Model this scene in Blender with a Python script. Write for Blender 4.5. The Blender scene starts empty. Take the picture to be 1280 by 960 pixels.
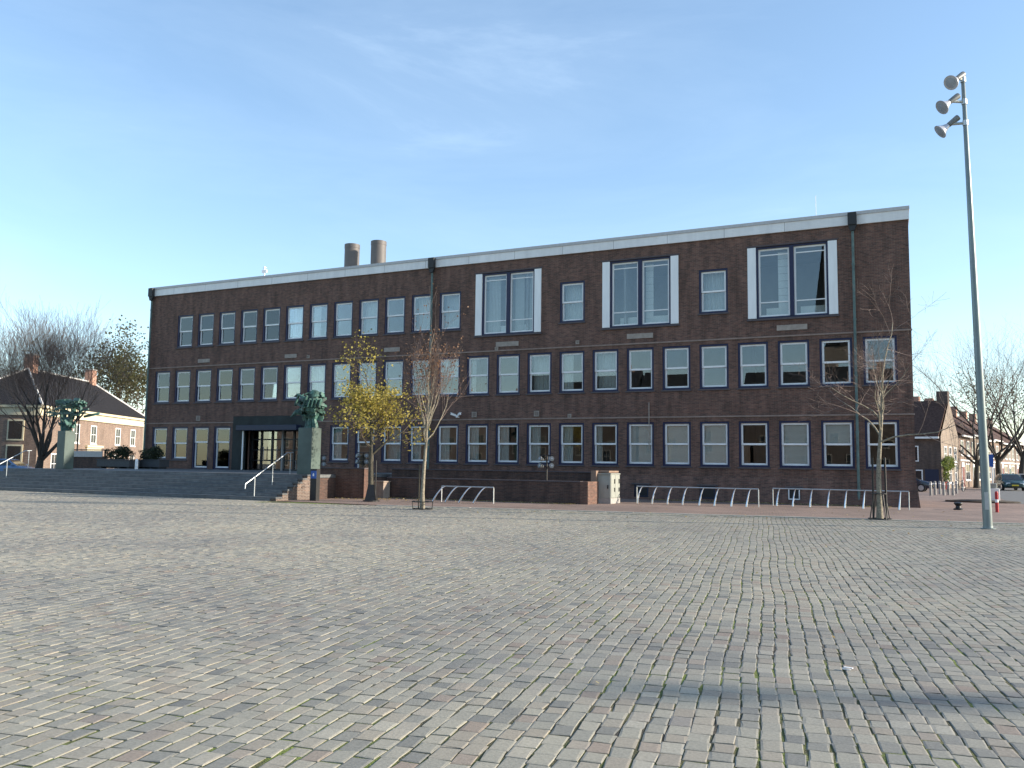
import bpy, bmesh, math, random
import numpy as np
from mathutils import Vector, Matrix
C = bpy.context.scene.collection
RAD = math.radians
random.seed(7)

# ------------------------------------------------------------------ camera
F_PX, YAW, PITCH, ROLL = 1071.54, -0.45337, 0.09389, 0.0135
CAM = Vector((0.585, -42.277, 1.65))
FW = Vector((math.sin(YAW)*math.cos(PITCH), math.cos(YAW)*math.cos(PITCH), math.sin(PITCH)))
R0 = Vector((math.cos(YAW), -math.sin(YAW), 0)); U0 = R0.cross(FW)
RT = R0*math.cos(ROLL) + U0*math.sin(ROLL); UP = U0*math.cos(ROLL) - R0*math.sin(ROLL)
def ray(px, py): return FW + RT*((px-640)/F_PX) - UP*((py-480)/F_PX)
def ground(px, py, z=0.0):                       # where a measured point stands on level z
    d = ray(px, py); return CAM + d*((z-CAM.z)/d.z)
def on_y(px, py, Y=0.0):
    d = ray(px, py); return CAM + d*((Y-CAM.y)/d.y)
def far_at(px, depth):                           # ground point at a distance along the view
    f = Vector((math.sin(YAW), math.cos(YAW), 0)); p = CAM + f*depth + R0*((px-640)/F_PX*depth)
    return Vector((p.x, p.y, 0))

sc = bpy.context.scene
cd = bpy.data.cameras.new('camera'); co = bpy.data.objects.new('camera', cd); C.objects.link(co)
M = Matrix((RT, UP, -FW)).transposed().to_4x4(); M.translation = CAM
co.matrix_world = M; cd.sensor_width = 36; cd.lens = 36*F_PX/1280; cd.clip_end = 3000; cd.clip_start = 0.05
sc.camera = co

# ------------------------------------------------------------------ materials
def new_mat(name):
    m = bpy.data.materials.new(name); m.use_nodes = True
    nt = m.node_tree; return m, nt, nt.nodes['Principled BSDF']
def N(nt, t, **kw):
    n = nt.nodes.new(t)
    for k, v in kw.items():
        if k in n.inputs: n.inputs[k].default_value = v
        else: setattr(n, k, v)
    return n
def ramp(nt, stops):
    n = nt.nodes.new('ShaderNodeValToRGB'); cr = n.color_ramp
    while len(cr.elements) < len(stops): cr.elements.new(0.5)
    for e, (p, c) in zip(cr.elements, stops): e.position = p; e.color = (*c, 1)
    return n
def plain(name, col, rough=0.6, metal=0.0, var=0.15, scale=8.0, bump=0.0, spec=0.5, stretch=None):
    m, nt, b = new_mat(name); L = nt.links.new
    tc = N(nt, 'ShaderNodeNewGeometry')
    no = N(nt, 'ShaderNodeTexNoise', Scale=scale, Detail=6.0, Roughness=0.6)
    st = N(nt, 'ShaderNodeVectorMath', operation='MULTIPLY'); st.inputs[1].default_value = stretch or (1, 1, 1); L(tc.outputs['Position'], st.inputs[0]); L(st.outputs[0], no.inputs['Vector'])
    r = ramp(nt, [(0.3, tuple(c*(1-var) for c in col)), (0.7, tuple(min(1, c*(1+var)) for c in col))])
    L(no.outputs['Fac'], r.inputs['Fac']); L(r.outputs['Color'], b.inputs['Base Color'])
    b.inputs['Roughness'].default_value = rough; b.inputs['Metallic'].default_value = metal
    b.inputs['Specular IOR Level'].default_value = spec
    if bump:
        bp = N(nt, 'ShaderNodeBump', Strength=bump, Distance=0.02); L(no.outputs['Fac'], bp.inputs['Height']); L(bp.outputs['Normal'], b.inputs['Normal'])
    return m
def brick(name, c1, c2, mortar, bw=0.215, bh=0.065, ms=0.009, stain=0.35, rough=0.85, fine=0.8):
    m, nt, b = new_mat(name); L = nt.links.new
    g = N(nt, 'ShaderNodeNewGeometry')
    cr = N(nt, 'ShaderNodeVectorMath', operation='CROSS_PRODUCT'); cr.inputs[0].default_value = (0, 0, 1)
    L(g.outputs['True Normal'], cr.inputs[1])
    dt = N(nt, 'ShaderNodeVectorMath', operation='DOT_PRODUCT'); L(cr.outputs[0], dt.inputs[0]); L(g.outputs['Position'], dt.inputs[1])
    sx = N(nt, 'ShaderNodeSeparateXYZ'); L(g.outputs['Position'], sx.inputs[0])
    cx = N(nt, 'ShaderNodeCombineXYZ'); ox = N(nt, 'ShaderNodeMath', operation='ADD'); ox.inputs[1].default_value = 50.37; L(dt.outputs['Value'], ox.inputs[0]); oz = N(nt, 'ShaderNodeMath', operation='ADD'); oz.inputs[1].default_value = 0.022; L(sx.outputs['Z'], oz.inputs[0])
    L(ox.outputs[0], cx.inputs['X']); L(oz.outputs[0], cx.inputs['Y'])
    br = N(nt, 'ShaderNodeTexBrick', Scale=1.0); br.inputs['Brick Width'].default_value = bw; br.inputs['Row Height'].default_value = bh
    br.inputs['Mortar Size'].default_value = ms; br.inputs['Mortar Smooth'].default_value = 0.3; br.inputs['Bias'].default_value = -0.1
    br.inputs['Color1'].default_value = (*c1, 1); br.inputs['Color2'].default_value = (*c2, 1); br.inputs['Mortar'].default_value = (*mortar, 1)
    L(cx.outputs[0], br.inputs['Vector'])
    # weathering: broad patches and vertical streaks
    no = N(nt, 'ShaderNodeTexNoise', Scale=0.9, Detail=7.0, Roughness=0.65)
    sc_ = N(nt, 'ShaderNodeVectorMath', operation='MULTIPLY'); sc_.inputs[1].default_value = (2.2, 0.45, 1.0); L(cx.outputs[0], sc_.inputs[0]); L(sc_.outputs[0], no.inputs['Vector'])
    n2 = N(nt, 'ShaderNodeTexNoise', Scale=1.0, Detail=3.0)
    s2 = N(nt, 'ShaderNodeVectorMath', operation='MULTIPLY'); s2.inputs[1].default_value = (3.1, 13.0, 1.0); L(cx.outputs[0], s2.inputs[0]); L(s2.outputs[0], n2.inputs['Vector'])
    r = ramp(nt, [(0.28, (1-stain,)*3), (0.72, (1+stain,)*3)]); L(no.outputs['Fac'], r.inputs['Fac'])
    r2 = ramp(nt, [(0.3, (0.72, 0.74, 0.78)), (0.7, (1.28, 1.24, 1.2))]); L(n2.outputs['Fac'], r2.inputs['Fac'])
    mx = N(nt, 'ShaderNodeMix', data_type='RGBA', blend_type='MULTIPLY'); mx.inputs['Factor'].default_value = 1
    L(br.outputs['Color'], mx.inputs[6]); L(r.outputs['Color'], mx.inputs[7])
    my = N(nt, 'ShaderNodeMix', data_type='RGBA', blend_type='MULTIPLY'); my.inputs['Factor'].default_value = fine
    L(mx.outputs[2], my.inputs[6]); L(r2.outputs['Color'], my.inputs[7]); L(my.outputs[2], b.inputs['Base Color'])
    b.inputs['Roughness'].default_value = rough
    bp = N(nt, 'ShaderNodeBump', Strength=0.5, Distance=0.006); L(br.outputs['Fac'], bp.inputs['Height']); bp.invert = True
    L(bp.outputs['Normal'], b.inputs['Normal'])
    return m
def flat_brick(name, c1, c2, mortar, bw, bh, ang, stain=0.3):       # paving laid on the ground
    m, nt, b = new_mat(name); L = nt.links.new
    g = N(nt, 'ShaderNodeNewGeometry'); mp = N(nt, 'ShaderNodeMapping'); mp.inputs['Rotation'].default_value = (0, 0, ang)
    L(g.outputs['Position'], mp.inputs['Vector'])
    br = N(nt, 'ShaderNodeTexBrick', Scale=1.0); br.inputs['Brick Width'].default_value = bw; br.inputs['Row Height'].default_value = bh
    br.inputs['Mortar Size'].default_value = 0.006; br.inputs['Color1'].default_value = (*c1, 1); br.inputs['Color2'].default_value = (*c2, 1); br.inputs['Mortar'].default_value = (*mortar, 1)
    L(mp.outputs[0], br.inputs['Vector'])
    no = N(nt, 'ShaderNodeTexNoise', Scale=0.35, Detail=8.0, Roughness=0.65); L(g.outputs['Position'], no.inputs['Vector'])
    r = ramp(nt, [(0.3, (1-stain,)*3), (0.7, (1+stain,)*3)]); L(no.outputs['Fac'], r.inputs['Fac'])
    mx = N(nt, 'ShaderNodeMix', data_type='RGBA', blend_type='MULTIPLY'); mx.inputs['Factor'].default_value = 1
    L(br.outputs['Color'], mx.inputs[6]); L(r.outputs['Color'], mx.inputs[7]); L(mx.outputs[2], b.inputs['Base Color'])
    b.inputs['Roughness'].default_value = 0.9
    return m
def glass_mat(name, refl, tint=(0.8, 0.86, 0.88), rough=0.0):
    m, nt, b = new_mat(name); L = nt.links.new; nt.nodes.remove(b)
    t = N(nt, 'ShaderNodeBsdfTransparent'); t.inputs['Color'].default_value = (*tint, 1)
    gl = N(nt, 'ShaderNodeBsdfGlossy', Roughness=rough); gl.inputs['Color'].default_value = (0.92, 0.97, 1.0, 1)
    fr = N(nt, 'ShaderNodeFresnel', IOR=1.5); ad = N(nt, 'ShaderNodeMath', operation='ADD'); ad.inputs[1].default_value = refl; ad.use_clamp = True
    L(fr.outputs[0], ad.inputs[0])
    mx = N(nt, 'ShaderNodeMixShader'); L(ad.outputs[0], mx.inputs[0]); L(t.outputs[0], mx.inputs[1]); L(gl.outputs[0], mx.inputs[2])
    L(mx.outputs[0], nt.nodes['Material Output'].inputs['Surface'])
    return m
def sett_mat():
    m, nt, b = new_mat('granite_setts'); L = nt.links.new
    at = N(nt, 'ShaderNodeAttribute', attribute_name='rnd')
    r = ramp(nt, [(0.0, (0.145, 0.147, 0.145)), (0.18, (0.215, 0.211, 0.193)), (0.36, (0.262, 0.252, 0.220)), (0.54, (0.288, 0.274, 0.236)),
                  (0.68, (0.255, 0.228, 0.194)), (0.80, (0.318, 0.302, 0.262)), (0.90, (0.245, 0.202, 0.172)), (1.0, (0.215, 0.218, 0.211))])
    L(at.outputs['Fac'], r.inputs['Fac'])
    g = N(nt, 'ShaderNodeNewGeometry')
    n1 = N(nt, 'ShaderNodeTexNoise', Scale=45.0, Detail=5.0, Roughness=0.7); L(g.outputs['Position'], n1.inputs['Vector'])
    n2 = N(nt, 'ShaderNodeTexNoise', Scale=0.22, Detail=6.0, Roughness=0.6); L(g.outputs['Position'], n2.inputs['Vector'])
    r1 = ramp(nt, [(0.3, (0.8,)*3), (0.7, (1.2,)*3)]); L(n1.outputs['Fac'], r1.inputs['Fac'])
    r2 = ramp(nt, [(0.3, (0.80, 0.81, 0.83)), (0.5, (1.0, 1.0, 0.97)), (0.7, (1.16, 1.14, 1.05))]); L(n2.outputs['Fac'], r2.inputs['Fac'])
    a = N(nt, 'ShaderNodeMix', data_type='RGBA', blend_type='MULTIPLY'); a.inputs['Factor'].default_value = 1; L(r.outputs['Color'], a.inputs[6]); L(r1.outputs['Color'], a.inputs[7])
    c = N(nt, 'ShaderNodeMix', data_type='RGBA', blend_type='MULTIPLY'); c.inputs['Factor'].default_value = 1; L(a.outputs[2], c.inputs[6]); L(r2.outputs['Color'], c.inputs[7])
    L(c.outputs[2], b.inputs['Base Color']); b.inputs['Roughness'].default_value = 0.85; b.inputs['Specular IOR Level'].default_value = 0.25
    bp = N(nt, 'ShaderNodeBump', Strength=0.5, Distance=0.004); L(n1.outputs['Fac'], bp.inputs['Height']); L(bp.outputs['Normal'], b.inputs['Normal'])
    return m
def bed_mat():
    m, nt, b = new_mat('joint_moss'); L = nt.links.new
    g = N(nt, 'ShaderNodeNewGeometry')
    n1 = N(nt, 'ShaderNodeTexNoise', Scale=0.8, Detail=8.0, Roughness=0.7); L(g.outputs['Position'], n1.inputs['Vector'])
    r = ramp(nt, [(0.38, (0.06, 0.052, 0.04)), (0.48, (0.085, 0.085, 0.035)), (0.60, (0.13, 0.17, 0.03))]); L(n1.outputs['Fac'], r.inputs['Fac'])
    L(r.outputs['Color'], b.inputs['Base Color']); b.inputs['Roughness'].default_value = 1
    n2 = N(nt, 'ShaderNodeTexNoise', Scale=60.0, Detail=4.0); L(g.outputs['Position'], n2.inputs['Vector'])
    bp = N(nt, 'ShaderNodeBump', Strength=1.0, Distance=0.02); L(n2.outputs['Fac'], bp.inputs['Height']); L(bp.outputs['Normal'], b.inputs['Normal'])
    return m
def leaf_mat(name, cols):
    m, nt, b = new_mat(name); L = nt.links.new
    at = N(nt, 'ShaderNodeAttribute', attribute_name='rnd')
    r = ramp(nt, [(i/(len(cols)-1), c) for i, c in enumerate(cols)]); L(at.outputs['Fac'], r.inputs['Fac']); L(r.outputs['Color'], b.inputs['Base Color'])
    b.inputs['Roughness'].default_value = 0.55
    tr = N(nt, 'ShaderNodeBsdfTranslucent'); L(r.outputs['Color'], tr.inputs['Color'])
    mx = N(nt, 'ShaderNodeMixShader'); mx.inputs[0].default_value = 0.4; L(b.outputs[0], mx.inputs[1]); L(tr.outputs[0], mx.inputs[2])
    L(mx.outputs[0], nt.nodes['Material Output'].inputs['Surface'])
    return m
def patina_mat():
    m, nt, b = new_mat('green_bronze'); L = nt.links.new
    g = N(nt, 'ShaderNodeNewGeometry')
    n1 = N(nt, 'ShaderNodeTexNoise', Scale=3.5, Detail=8.0, Roughness=0.7); L(g.outputs['Position'], n1.inputs['Vector'])
    r = ramp(nt, [(0.36, (0.018, 0.028, 0.026)), (0.52, (0.045, 0.115, 0.095)), (0.70, (0.11, 0.25, 0.21))]); L(n1.outputs['Fac'], r.inputs['Fac'])
    L(r.outputs['Color'], b.inputs['Base Color']); b.inputs['Roughness'].default_value = 0.6
    return m

MT = {
 'wall': brick('dark_brown_brick', (0.162, 0.078, 0.056), (0.082, 0.044, 0.034), (0.15, 0.113, 0.09), stain=0.45),
 'lowwall': brick('brown_brick_low', (0.095, 0.050, 0.037), (0.052, 0.030, 0.025), (0.09, 0.072, 0.062), stain=0.45),
 'redwall': brick('red_brown_brick', (0.15, 0.072, 0.05), (0.095, 0.047, 0.036), (0.14, 0.11, 0.09), stain=0.4),
 'cheek': brick('orange_brick', (0.15, 0.10, 0.078), (0.085, 0.06, 0.05), (0.24, 0.22, 0.195)),
 'oldbrick': brick('pink_brick', (0.215, 0.145, 0.112), (0.155, 0.098, 0.075), (0.25, 0.22, 0.18), stain=0.3),
 'streetbrick': brick('street_brick', (0.20, 0.13, 0.098), (0.15, 0.09, 0.07), (0.24, 0.21, 0.17)),
 'streetbrick2': brick('street_brick_pale', (0.20, 0.155, 0.115), (0.155, 0.115, 0.088), (0.35, 0.3, 0.25)),
 'darkbrick': brick('dark_or_shaded_brick', (0.10, 0.065, 0.05), (0.07, 0.045, 0.038), (0.12, 0.10, 0.085)),
 'white': plain('white_paint', (0.85, 0.845, 0.83), 0.4, var=0.06, scale=1.5, stretch=(3, 3, .5)),
 'fascia': brick('white_fascia', (0.80, 0.785, 0.77), (0.74, 0.725, 0.71), (0.30, 0.29, 0.28), bw=2.9, bh=30.0, ms=0.012, stain=0.10, rough=0.5, fine=0.12),
 'coping': plain('grey_coping', (0.48, 0.47, 0.47), 0.5, var=0.1),
 'blue': plain('deep_blue_paint', (0.006, 0.009, 0.050), 0.45, var=0.1),
 'flue': plain('flue_metal', (0.115, 0.105, 0.10), 0.6, var=0.12, scale=1.5),
 'stone': plain('pale_sandstone', (0.33, 0.28, 0.24), 0.8, var=0.2, scale=5, bump=0.3),
 'band': plain('string_course_brick', (0.27, 0.20, 0.165), 0.85, var=0.2, scale=4),
 'sill': plain('sill_stone', (0.085, 0.07, 0.075), 0.7, var=0.2),
 'slate': plain('dark_stone', (0.022, 0.029, 0.030), 0.6, var=0.35, scale=1.4, spec=0.25),
 'step': brick('step_bluestone', (0.135, 0.145, 0.15), (0.095, 0.103, 0.108), (0.045, 0.045, 0.045), bw=1.35, bh=0.15571, ms=0.008, stain=0.3, rough=0.6),
 'copper': plain('green_copper_pipe', (0.10, 0.155, 0.145), 0.6, var=0.3, scale=3),
 'hopper': plain('dark_lead', (0.022, 0.022, 0.024), 0.6),
 'roofing': plain('bitumen_roof', (0.05, 0.05, 0.052), 0.9),
 'inner': plain('interior_plaster', (0.30, 0.29, 0.27), 0.9, var=0.1, scale=1),
 'innerdark': plain('interior_dark', (0.05, 0.05, 0.048), 0.9, var=0.3, scale=0.7),
 'curtain': plain('net_curtain', (0.62, 0.64, 0.60), 0.9, var=0.1, scale=9),
 'blind': plain('blind_slats', (0.90, 0.90, 0.84), 0.7, var=0.05),
 'steel': plain('stainless_steel', (0.62, 0.63, 0.65), 0.28, metal=1.0, var=0.05),
 'galv': plain('galvanised_steel', (0.50, 0.53, 0.54), 0.45, metal=0.75, var=0.1, scale=5),
 'pole': plain('grey_green_pole', (0.20, 0.24, 0.238), 0.42, metal=0.3, var=0.16, scale=2.5, stretch=(4, 4, .4)),
 'black': plain('black_iron', (0.012, 0.012, 0.013), 0.5, var=0.3),
 'rubber': plain('tyre_rubber', (0.015, 0.015, 0.015), 0.85),
 'cabgrey': plain('cabinet_grey', (0.31, 0.325, 0.29), 0.5, var=0.12, scale=2, stretch=(2, 2, .5)),
 'concrete': plain('concrete', (0.34, 0.33, 0.31), 0.9, var=0.15, bump=0.2),
 'brownstone': plain('brown_stone_frame', (0.25, 0.17, 0.125), 0.85, var=0.2, scale=4, bump=0.2),
 'pinkstone': plain('pale_plinth_block', (0.30, 0.235, 0.19), 0.85, var=0.2, scale=4),
 'ped': plain('verdigris_plate', (0.066, 0.098, 0.088), 0.5, var=0.28, scale=1.3),
 'bronze': patina_mat(),
 'bark': plain('grey_bark', (0.075, 0.068, 0.05), 0.9, var=0.45, scale=14, bump=0.6),
 'palebark': plain('pale_bark', (0.24, 0.21, 0.155), 0.85, var=0.5, scale=16, bump=0.5),
 'darkbark': plain('dark_bark', (0.05, 0.043, 0.036), 0.9, var=0.4, scale=10, bump=0.6),
 'twig': plain('twig_brown', (0.14, 0.105, 0.085), 0.9, var=0.3),
 'twigpink': plain('twig_reddish', (0.20, 0.145, 0.12), 0.9, var=0.3),
 'cream': plain('cream_plaster', (0.60, 0.54, 0.38), 0.8, var=0.06, scale=2),
 'rooftile': plain('dark_roof_tile', (0.020, 0.019, 0.021), 0.85, var=0.45, scale=5, bump=0.5, spec=0.15),
 'redtile': plain('brown_roof_tile', (0.075, 0.042, 0.033), 0.85, var=0.4, scale=5, bump=0.5, spec=0.2),
 'leadwhite': plain('pale_ridge_lead', (0.55, 0.54, 0.52), 0.6, var=0.15),
 'chim': plain('chimney_brick', (0.40, 0.23, 0.165), 0.85, var=0.2, scale=7),
 'darkglass': plain('dark_pane', (0.02, 0.024, 0.028), 0.06, var=0.2, scale=1, spec=0.8),
 'asphalt': plain('asphalt_road', (0.12, 0.118, 0.115), 0.9, var=0.2, scale=3, bump=0.2),
 'kerb': plain('pale_kerb_stone', (0.42, 0.40, 0.35), 0.85, var=0.18, scale=3, bump=0.2),
 'earth': plain('outer_ground', (0.14, 0.13, 0.115), 0.95, var=0.2, scale=0.6),
 'shadepatch': plain('shadow_brown', (0.05, 0.04, 0.03), 1.0, var=0.4, scale=20, bump=0.5),  # dark tone of the painted tree shadow
 'door_red': plain('dark_red_door', (0.14, 0.025, 0.025), 0.5),
 'door_green': plain('dark_green_door', (0.03, 0.075, 0.05), 0.5),
 'dkblue': plain('navy_panel', (0.012, 0.02, 0.05), 0.5),
 'signblue': plain('sign_blue', (0.02, 0.09, 0.36), 0.4, var=0.03),
 'red': plain('signal_red', (0.42, 0.02, 0.025), 0.5, var=0.08),
 'planter': plain('planter_grey', (0.05, 0.055, 0.06), 0.7, var=0.2),
 'carblue': plain('car_navy', (0.008, 0.014, 0.035), 0.2, var=0.03, spec=0.8),
 'cargreen': plain('car_petrol', (0.03, 0.07, 0.08), 0.2, metal=0.3, var=0.03),
 'carsilver': plain('car_silver', (0.50, 0.51, 0.53), 0.25, metal=0.5, var=0.03),
 'carsky': plain('car_light_blue', (0.16, 0.27, 0.45), 0.25, metal=0.2, var=0.03),
 'carwhite': plain('car_white', (0.75, 0.75, 0.76), 0.25, var=0.02),
 'lamp': plain('headlamp_lens', (0.85, 0.86, 0.88), 0.1, var=0.02, spec=1),
 'taillamp': plain('tail_lamp_lens', (0.4, 0.02, 0.02), 0.2),
 'plate': plain('number_plate_yellow', (0.75, 0.52, 0.03), 0.4, var=0.02),
 'lampglass': plain('floodlight_lens', (0.30, 0.33, 0.38), 0.12, var=0.06, spec=0.9),
 'housing': plain('floodlight_housing', (0.5, 0.5, 0.53), 0.3, metal=0.35, var=0.05),
 'housingdk': plain('ballast_housing', (0.16, 0.17, 0.17), 0.5, var=0.1),
 'pane': glass_mat('window_glass', 0.04, (0.93, 0.95, 0.95)),
 'doorglass': glass_mat('door_glass', 0.13, (0.5, 0.52, 0.5)),
 'setts': sett_mat(), 'bed': bed_mat(),
 'pave': flat_brick('brown_clinker_paving', (0.25, 0.175, 0.14), (0.18, 0.125, 0.105), (0.10, 0.08, 0.07), 0.21, 0.07, RAD(-9.6)),
 'terrace': plain('terrace_flags', (0.19, 0.195, 0.19), 0.7, var=0.2, scale=1.5),
 'yellowleaf': leaf_mat('yellow_leaves', [(0.13, 0.12, 0.03), (0.27, 0.22, 0.04), (0.43, 0.35, 0.065), (0.64, 0.53, 0.15)]),
 'russetleaf': leaf_mat('russet_leaves', [(0.13, 0.07, 0.04), (0.22, 0.115, 0.065), (0.30, 0.175, 0.095)]),
 'oliveleaf': leaf_mat('olive_leaves', [(0.06, 0.065, 0.028), (0.11, 0.105, 0.04), (0.16, 0.145, 0.06)]),
 'rustleaf': leaf_mat('brown_green_leaves', [(0.10, 0.075, 0.035), (0.16, 0.12, 0.05), (0.13, 0.125, 0.045)]),
 'shrubleaf': leaf_mat('dark_shrub_leaves', [(0.018, 0.026, 0.014), (0.035, 0.05, 0.022), (0.055, 0.07, 0.03)]),
 'ivyleaf': leaf_mat('ivy_leaves', [(0.06, 0.09, 0.02), (0.12, 0.16, 0.035), (0.19, 0.22, 0.06)]),
 'deadleaf': leaf_mat('fallen_leaves', [(0.22, 0.15, 0.06), (0.38, 0.28, 0.10), (0.55, 0.46, 0.24)]),
}

# ------------------------------------------------------------------ mesh builder
WORLD = {}                                        # world origin of every (unrotated) parent
class MB:
    def __init__(s): s.v = []; s.f = []; s.m = []; s.r = []; s.mats = []
    def mi(s, mat):
        if mat not in s.mats: s.mats.append(mat)
        return s.mats.index(mat)
    def add(s, vs, fs, mat=None, rnd=None):
        o = len(s.v); s.v += [tuple(p) for p in vs]; k = s.mi(mat) if mat else 0
        for f in fs: s.f.append(tuple(o+i for i in f)); s.m.append(k); s.r.append(rnd if rnd is not None else 0.5)
    def box(s, x0, x1, y0, y1, z0, z1, mat=None, mtx=None):
        vs = [Vector((x, y, z)) for z in (z0, z1) for x, y in ((x0, y0), (x1, y0), (x1, y1), (x0, y1))]
        if mtx: vs = [mtx @ p for p in vs]
        s.add(vs, [(3, 2, 1, 0), (4, 5, 6, 7), (0, 1, 5, 4), (1, 2, 6, 5), (2, 3, 7, 6), (3, 0, 4, 7)], mat)
    def tube(s, pts, rad, n=8, mat=None, caps=True):
        pts = [Vector(p) for p in pts]
        if not isinstance(rad, (list, tuple)): rad = [rad]*len(pts)
        rings = []; prev = None
        for i, p in enumerate(pts):
            t = (pts[min(i+1, len(pts)-1)] - pts[max(i-1, 0)])
            t = t.normalized() if t.length > 1e-9 else Vector((0, 0, 1))
            a = prev if prev is not None else (Vector((1, 0, 0)) if abs(t.z) > 0.7 else Vector((0, 0, 1)))
            u = (a - t*a.dot(t))
            if u.length < 1e-6: u = t.orthogonal()
            u.normalize(); w = t.cross(u); prev = u
            rings.append([p + (u*math.cos(2*math.pi*k/n) + w*math.sin(2*math.pi*k/n))*rad[i] for k in range(n)])
        vs = [q for r in rings for q in r]; fs = []
        for i in range(len(rings)-1):
            for k in range(n):
                a, b = i*n+k, i*n+(k+1) % n; fs.append((a, b, b+n, a+n))
        if caps: fs.append(tuple(range(n-1, -1, -1))); fs.append(tuple(range((len(rings)-1)*n, len(rings)*n)))
        s.add(vs, fs, mat)
    def lathe(s, prof, n=20, mat=None, mtx=None):   # prof [(r, z)]
        vs = []; fs = []
        for r, z in prof:
            for k in range(n):
                p = Vector((max(r, 1e-4)*math.cos(2*math.pi*k/n), max(r, 1e-4)*math.sin(2*math.pi*k/n), z)); vs.append(mtx @ p if mtx else p)
        for i in range(len(prof)-1):
            for k in range(n):
                a, b = i*n+k, i*n+(k+1) % n; fs.append((a, b, b+n, a+n))
        fs.append(tuple(range(n-1, -1, -1))); fs.append(tuple(range((len(prof)-1)*n, len(prof)*n)))
        s.add(vs, fs, mat)
    def prism(s, poly, y0, y1, mat=None, mtx=None):  # poly in (x, z), extruded along y
        n = len(poly); vs = [Vector((x, y0, z)) for x, z in poly] + [Vector((x, y1, z)) for x, z in poly]
        if mtx: vs = [mtx @ p for p in vs]
        s.add(vs, [tuple(range(n)), tuple(range(2*n-1, n-1, -1))] + [(i, i+n, (i+1) % n+n, (i+1) % n) for i in range(n)], mat)
    def frame(s, x0, x1, z0, z1, t, y0, y1, mat=None, mtx=None):   # a rectangular ring
        s.box(x0, x0+t, y0, y1, z0, z1, mat, mtx); s.box(x1-t, x1, y0, y1, z0, z1, mat, mtx)
        s.box(x0+t, x1-t, y0, y1, z0, z0+t, mat, mtx); s.box(x0+t, x1-t, y0, y1, z1-t, z1, mat, mtx)
    def mesh(s, name, mat=None):
        me = bpy.data.meshes.new(name); me.from_pydata(s.v, [], s.f)
        ms = s.mats if s.mats else [mat]
        for k in ms: me.materials.append(MT[k] if isinstance(k, str) else k)
        if len(ms) > 1: me.polygons.foreach_set('material_index', s.m)
        if any(r != 0.5 for r in s.r):
            a = me.attributes.new('rnd', 'FLOAT', 'FACE'); a.data.foreach_set('value', s.r)
        me.update(); return me
    def build(s, name, mat=None, parent=None, local=False, smooth=False, bevel=0, keep=False, kind=None):
        off = Vector((0, 0, 0))
        if parent is not None:
            if not local: off = WORLD[parent.name]
        elif not local and not keep:
            a = np.array(s.v); off = Vector(((a[:, 0].min()+a[:, 0].max())/2, (a[:, 1].min()+a[:, 1].max())/2, a[:, 2].min()))
        if off.length: s.v = [(p[0]-off.x, p[1]-off.y, p[2]-off.z) for p in s.v]
        me = s.mesh(name, mat); o = bpy.data.objects.new(name, me); C.objects.link(o)
        if parent is not None:
            o.parent = parent; WORLD[o.name] = WORLD.get(parent.name, Vector((0, 0, 0)))
        else: o.location = off; WORLD[o.name] = off
        if smooth:
            me.polygons.foreach_set('use_smooth', [True]*len(me.polygons))
            me.set_sharp_from_angle(angle=RAD(40))
        if bevel:
            b = o.modifiers.new('bevel', 'BEVEL'); b.width = bevel; b.segments = 2; b.limit_method = 'ANGLE'
        if kind: o['kind'] = kind
        return o
def tag(o, label, cat, group=None):
    o['label'] = label; o['category'] = cat
    if group: o['group'] = group
    return o
def thing(name, label, cat, loc=(0, 0, 0), rz=0.0, group=None):
    o = bpy.data.objects.new(name, None); C.objects.link(o); o.location = loc; o.rotation_euler = (0, 0, rz)
    o.empty_display_size = 0.2; WORLD[o.name] = Vector(loc)
    return tag(o, label, cat, group)
def kids(o): return [c for c in bpy.data.objects if c.parent == o]
def dup(root, loc, rz, label=None):
    r = root.copy(); C.objects.link(r); r.location = loc; r.rotation_euler = (0, 0, rz)
    if label: r['label'] = label
    for ch in kids(root):
        c = ch.copy(); C.objects.link(c); c.parent = r
        for g in kids(ch):
            d = g.copy(); C.objects.link(d); d.parent = c
    return r

# ------------------------------------------------------------------ light, sky
SUN_AZ, SUN_EL = RAD(19.2), RAD(19.5)             # azimuth from +X towards +Y
sdir = Vector((math.cos(SUN_AZ)*math.cos(SUN_EL), math.sin(SUN_AZ)*math.cos(SUN_EL), math.sin(SUN_EL)))
sl = bpy.data.lights.new('sun', 'SUN'); sl.energy = 3.75; sl.angle = RAD(0.7); sl.color = (1.0, 0.88, 0.72)
so = bpy.data.objects.new('sun', sl); C.objects.link(so); so.location = (40, 20, 60); so.rotation_euler = (-sdir).to_track_quat('-Z', 'Y').to_euler()
w = bpy.data.worlds.new('World'); sc.world = w; w.use_nodes = True; nt = w.node_tree; L = nt.links.new
bg = nt.nodes['Background']; bg.inputs['Strength'].default_value = 0.115
sky = N(nt, 'ShaderNodeTexSky', sky_type='NISHITA'); sky.sun_disc = False; sky.sun_elevation = SUN_EL; sky.sun_rotation = math.pi/2 - SUN_AZ
sky.altitude = 0; sky.air_density = 1.0; sky.dust_density = 0.35; sky.ozone_density = 1.6
tc = N(nt, 'ShaderNodeTexCoord'); mp = N(nt, 'ShaderNodeMapping'); mp.inputs['Scale'].default_value = (1.0, 1.6, 5.0); mp.inputs['Rotation'].default_value = (0.15, 0.2, 0.5)
L(tc.outputs['Generated'], mp.inputs['Vector'])
cn = N(nt, 'ShaderNodeTexNoise', Scale=1.7, Detail=9.0, Roughness=0.62, Distortion=0.5); L(mp.outputs[0], cn.inputs['Vector'])
crp = ramp(nt, [(0.42, (0.10,)*3), (0.60, (0.15,)*3), (0.85, (0.38,)*3)]); L(cn.outputs['Fac'], crp.inputs['Fac'])
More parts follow.
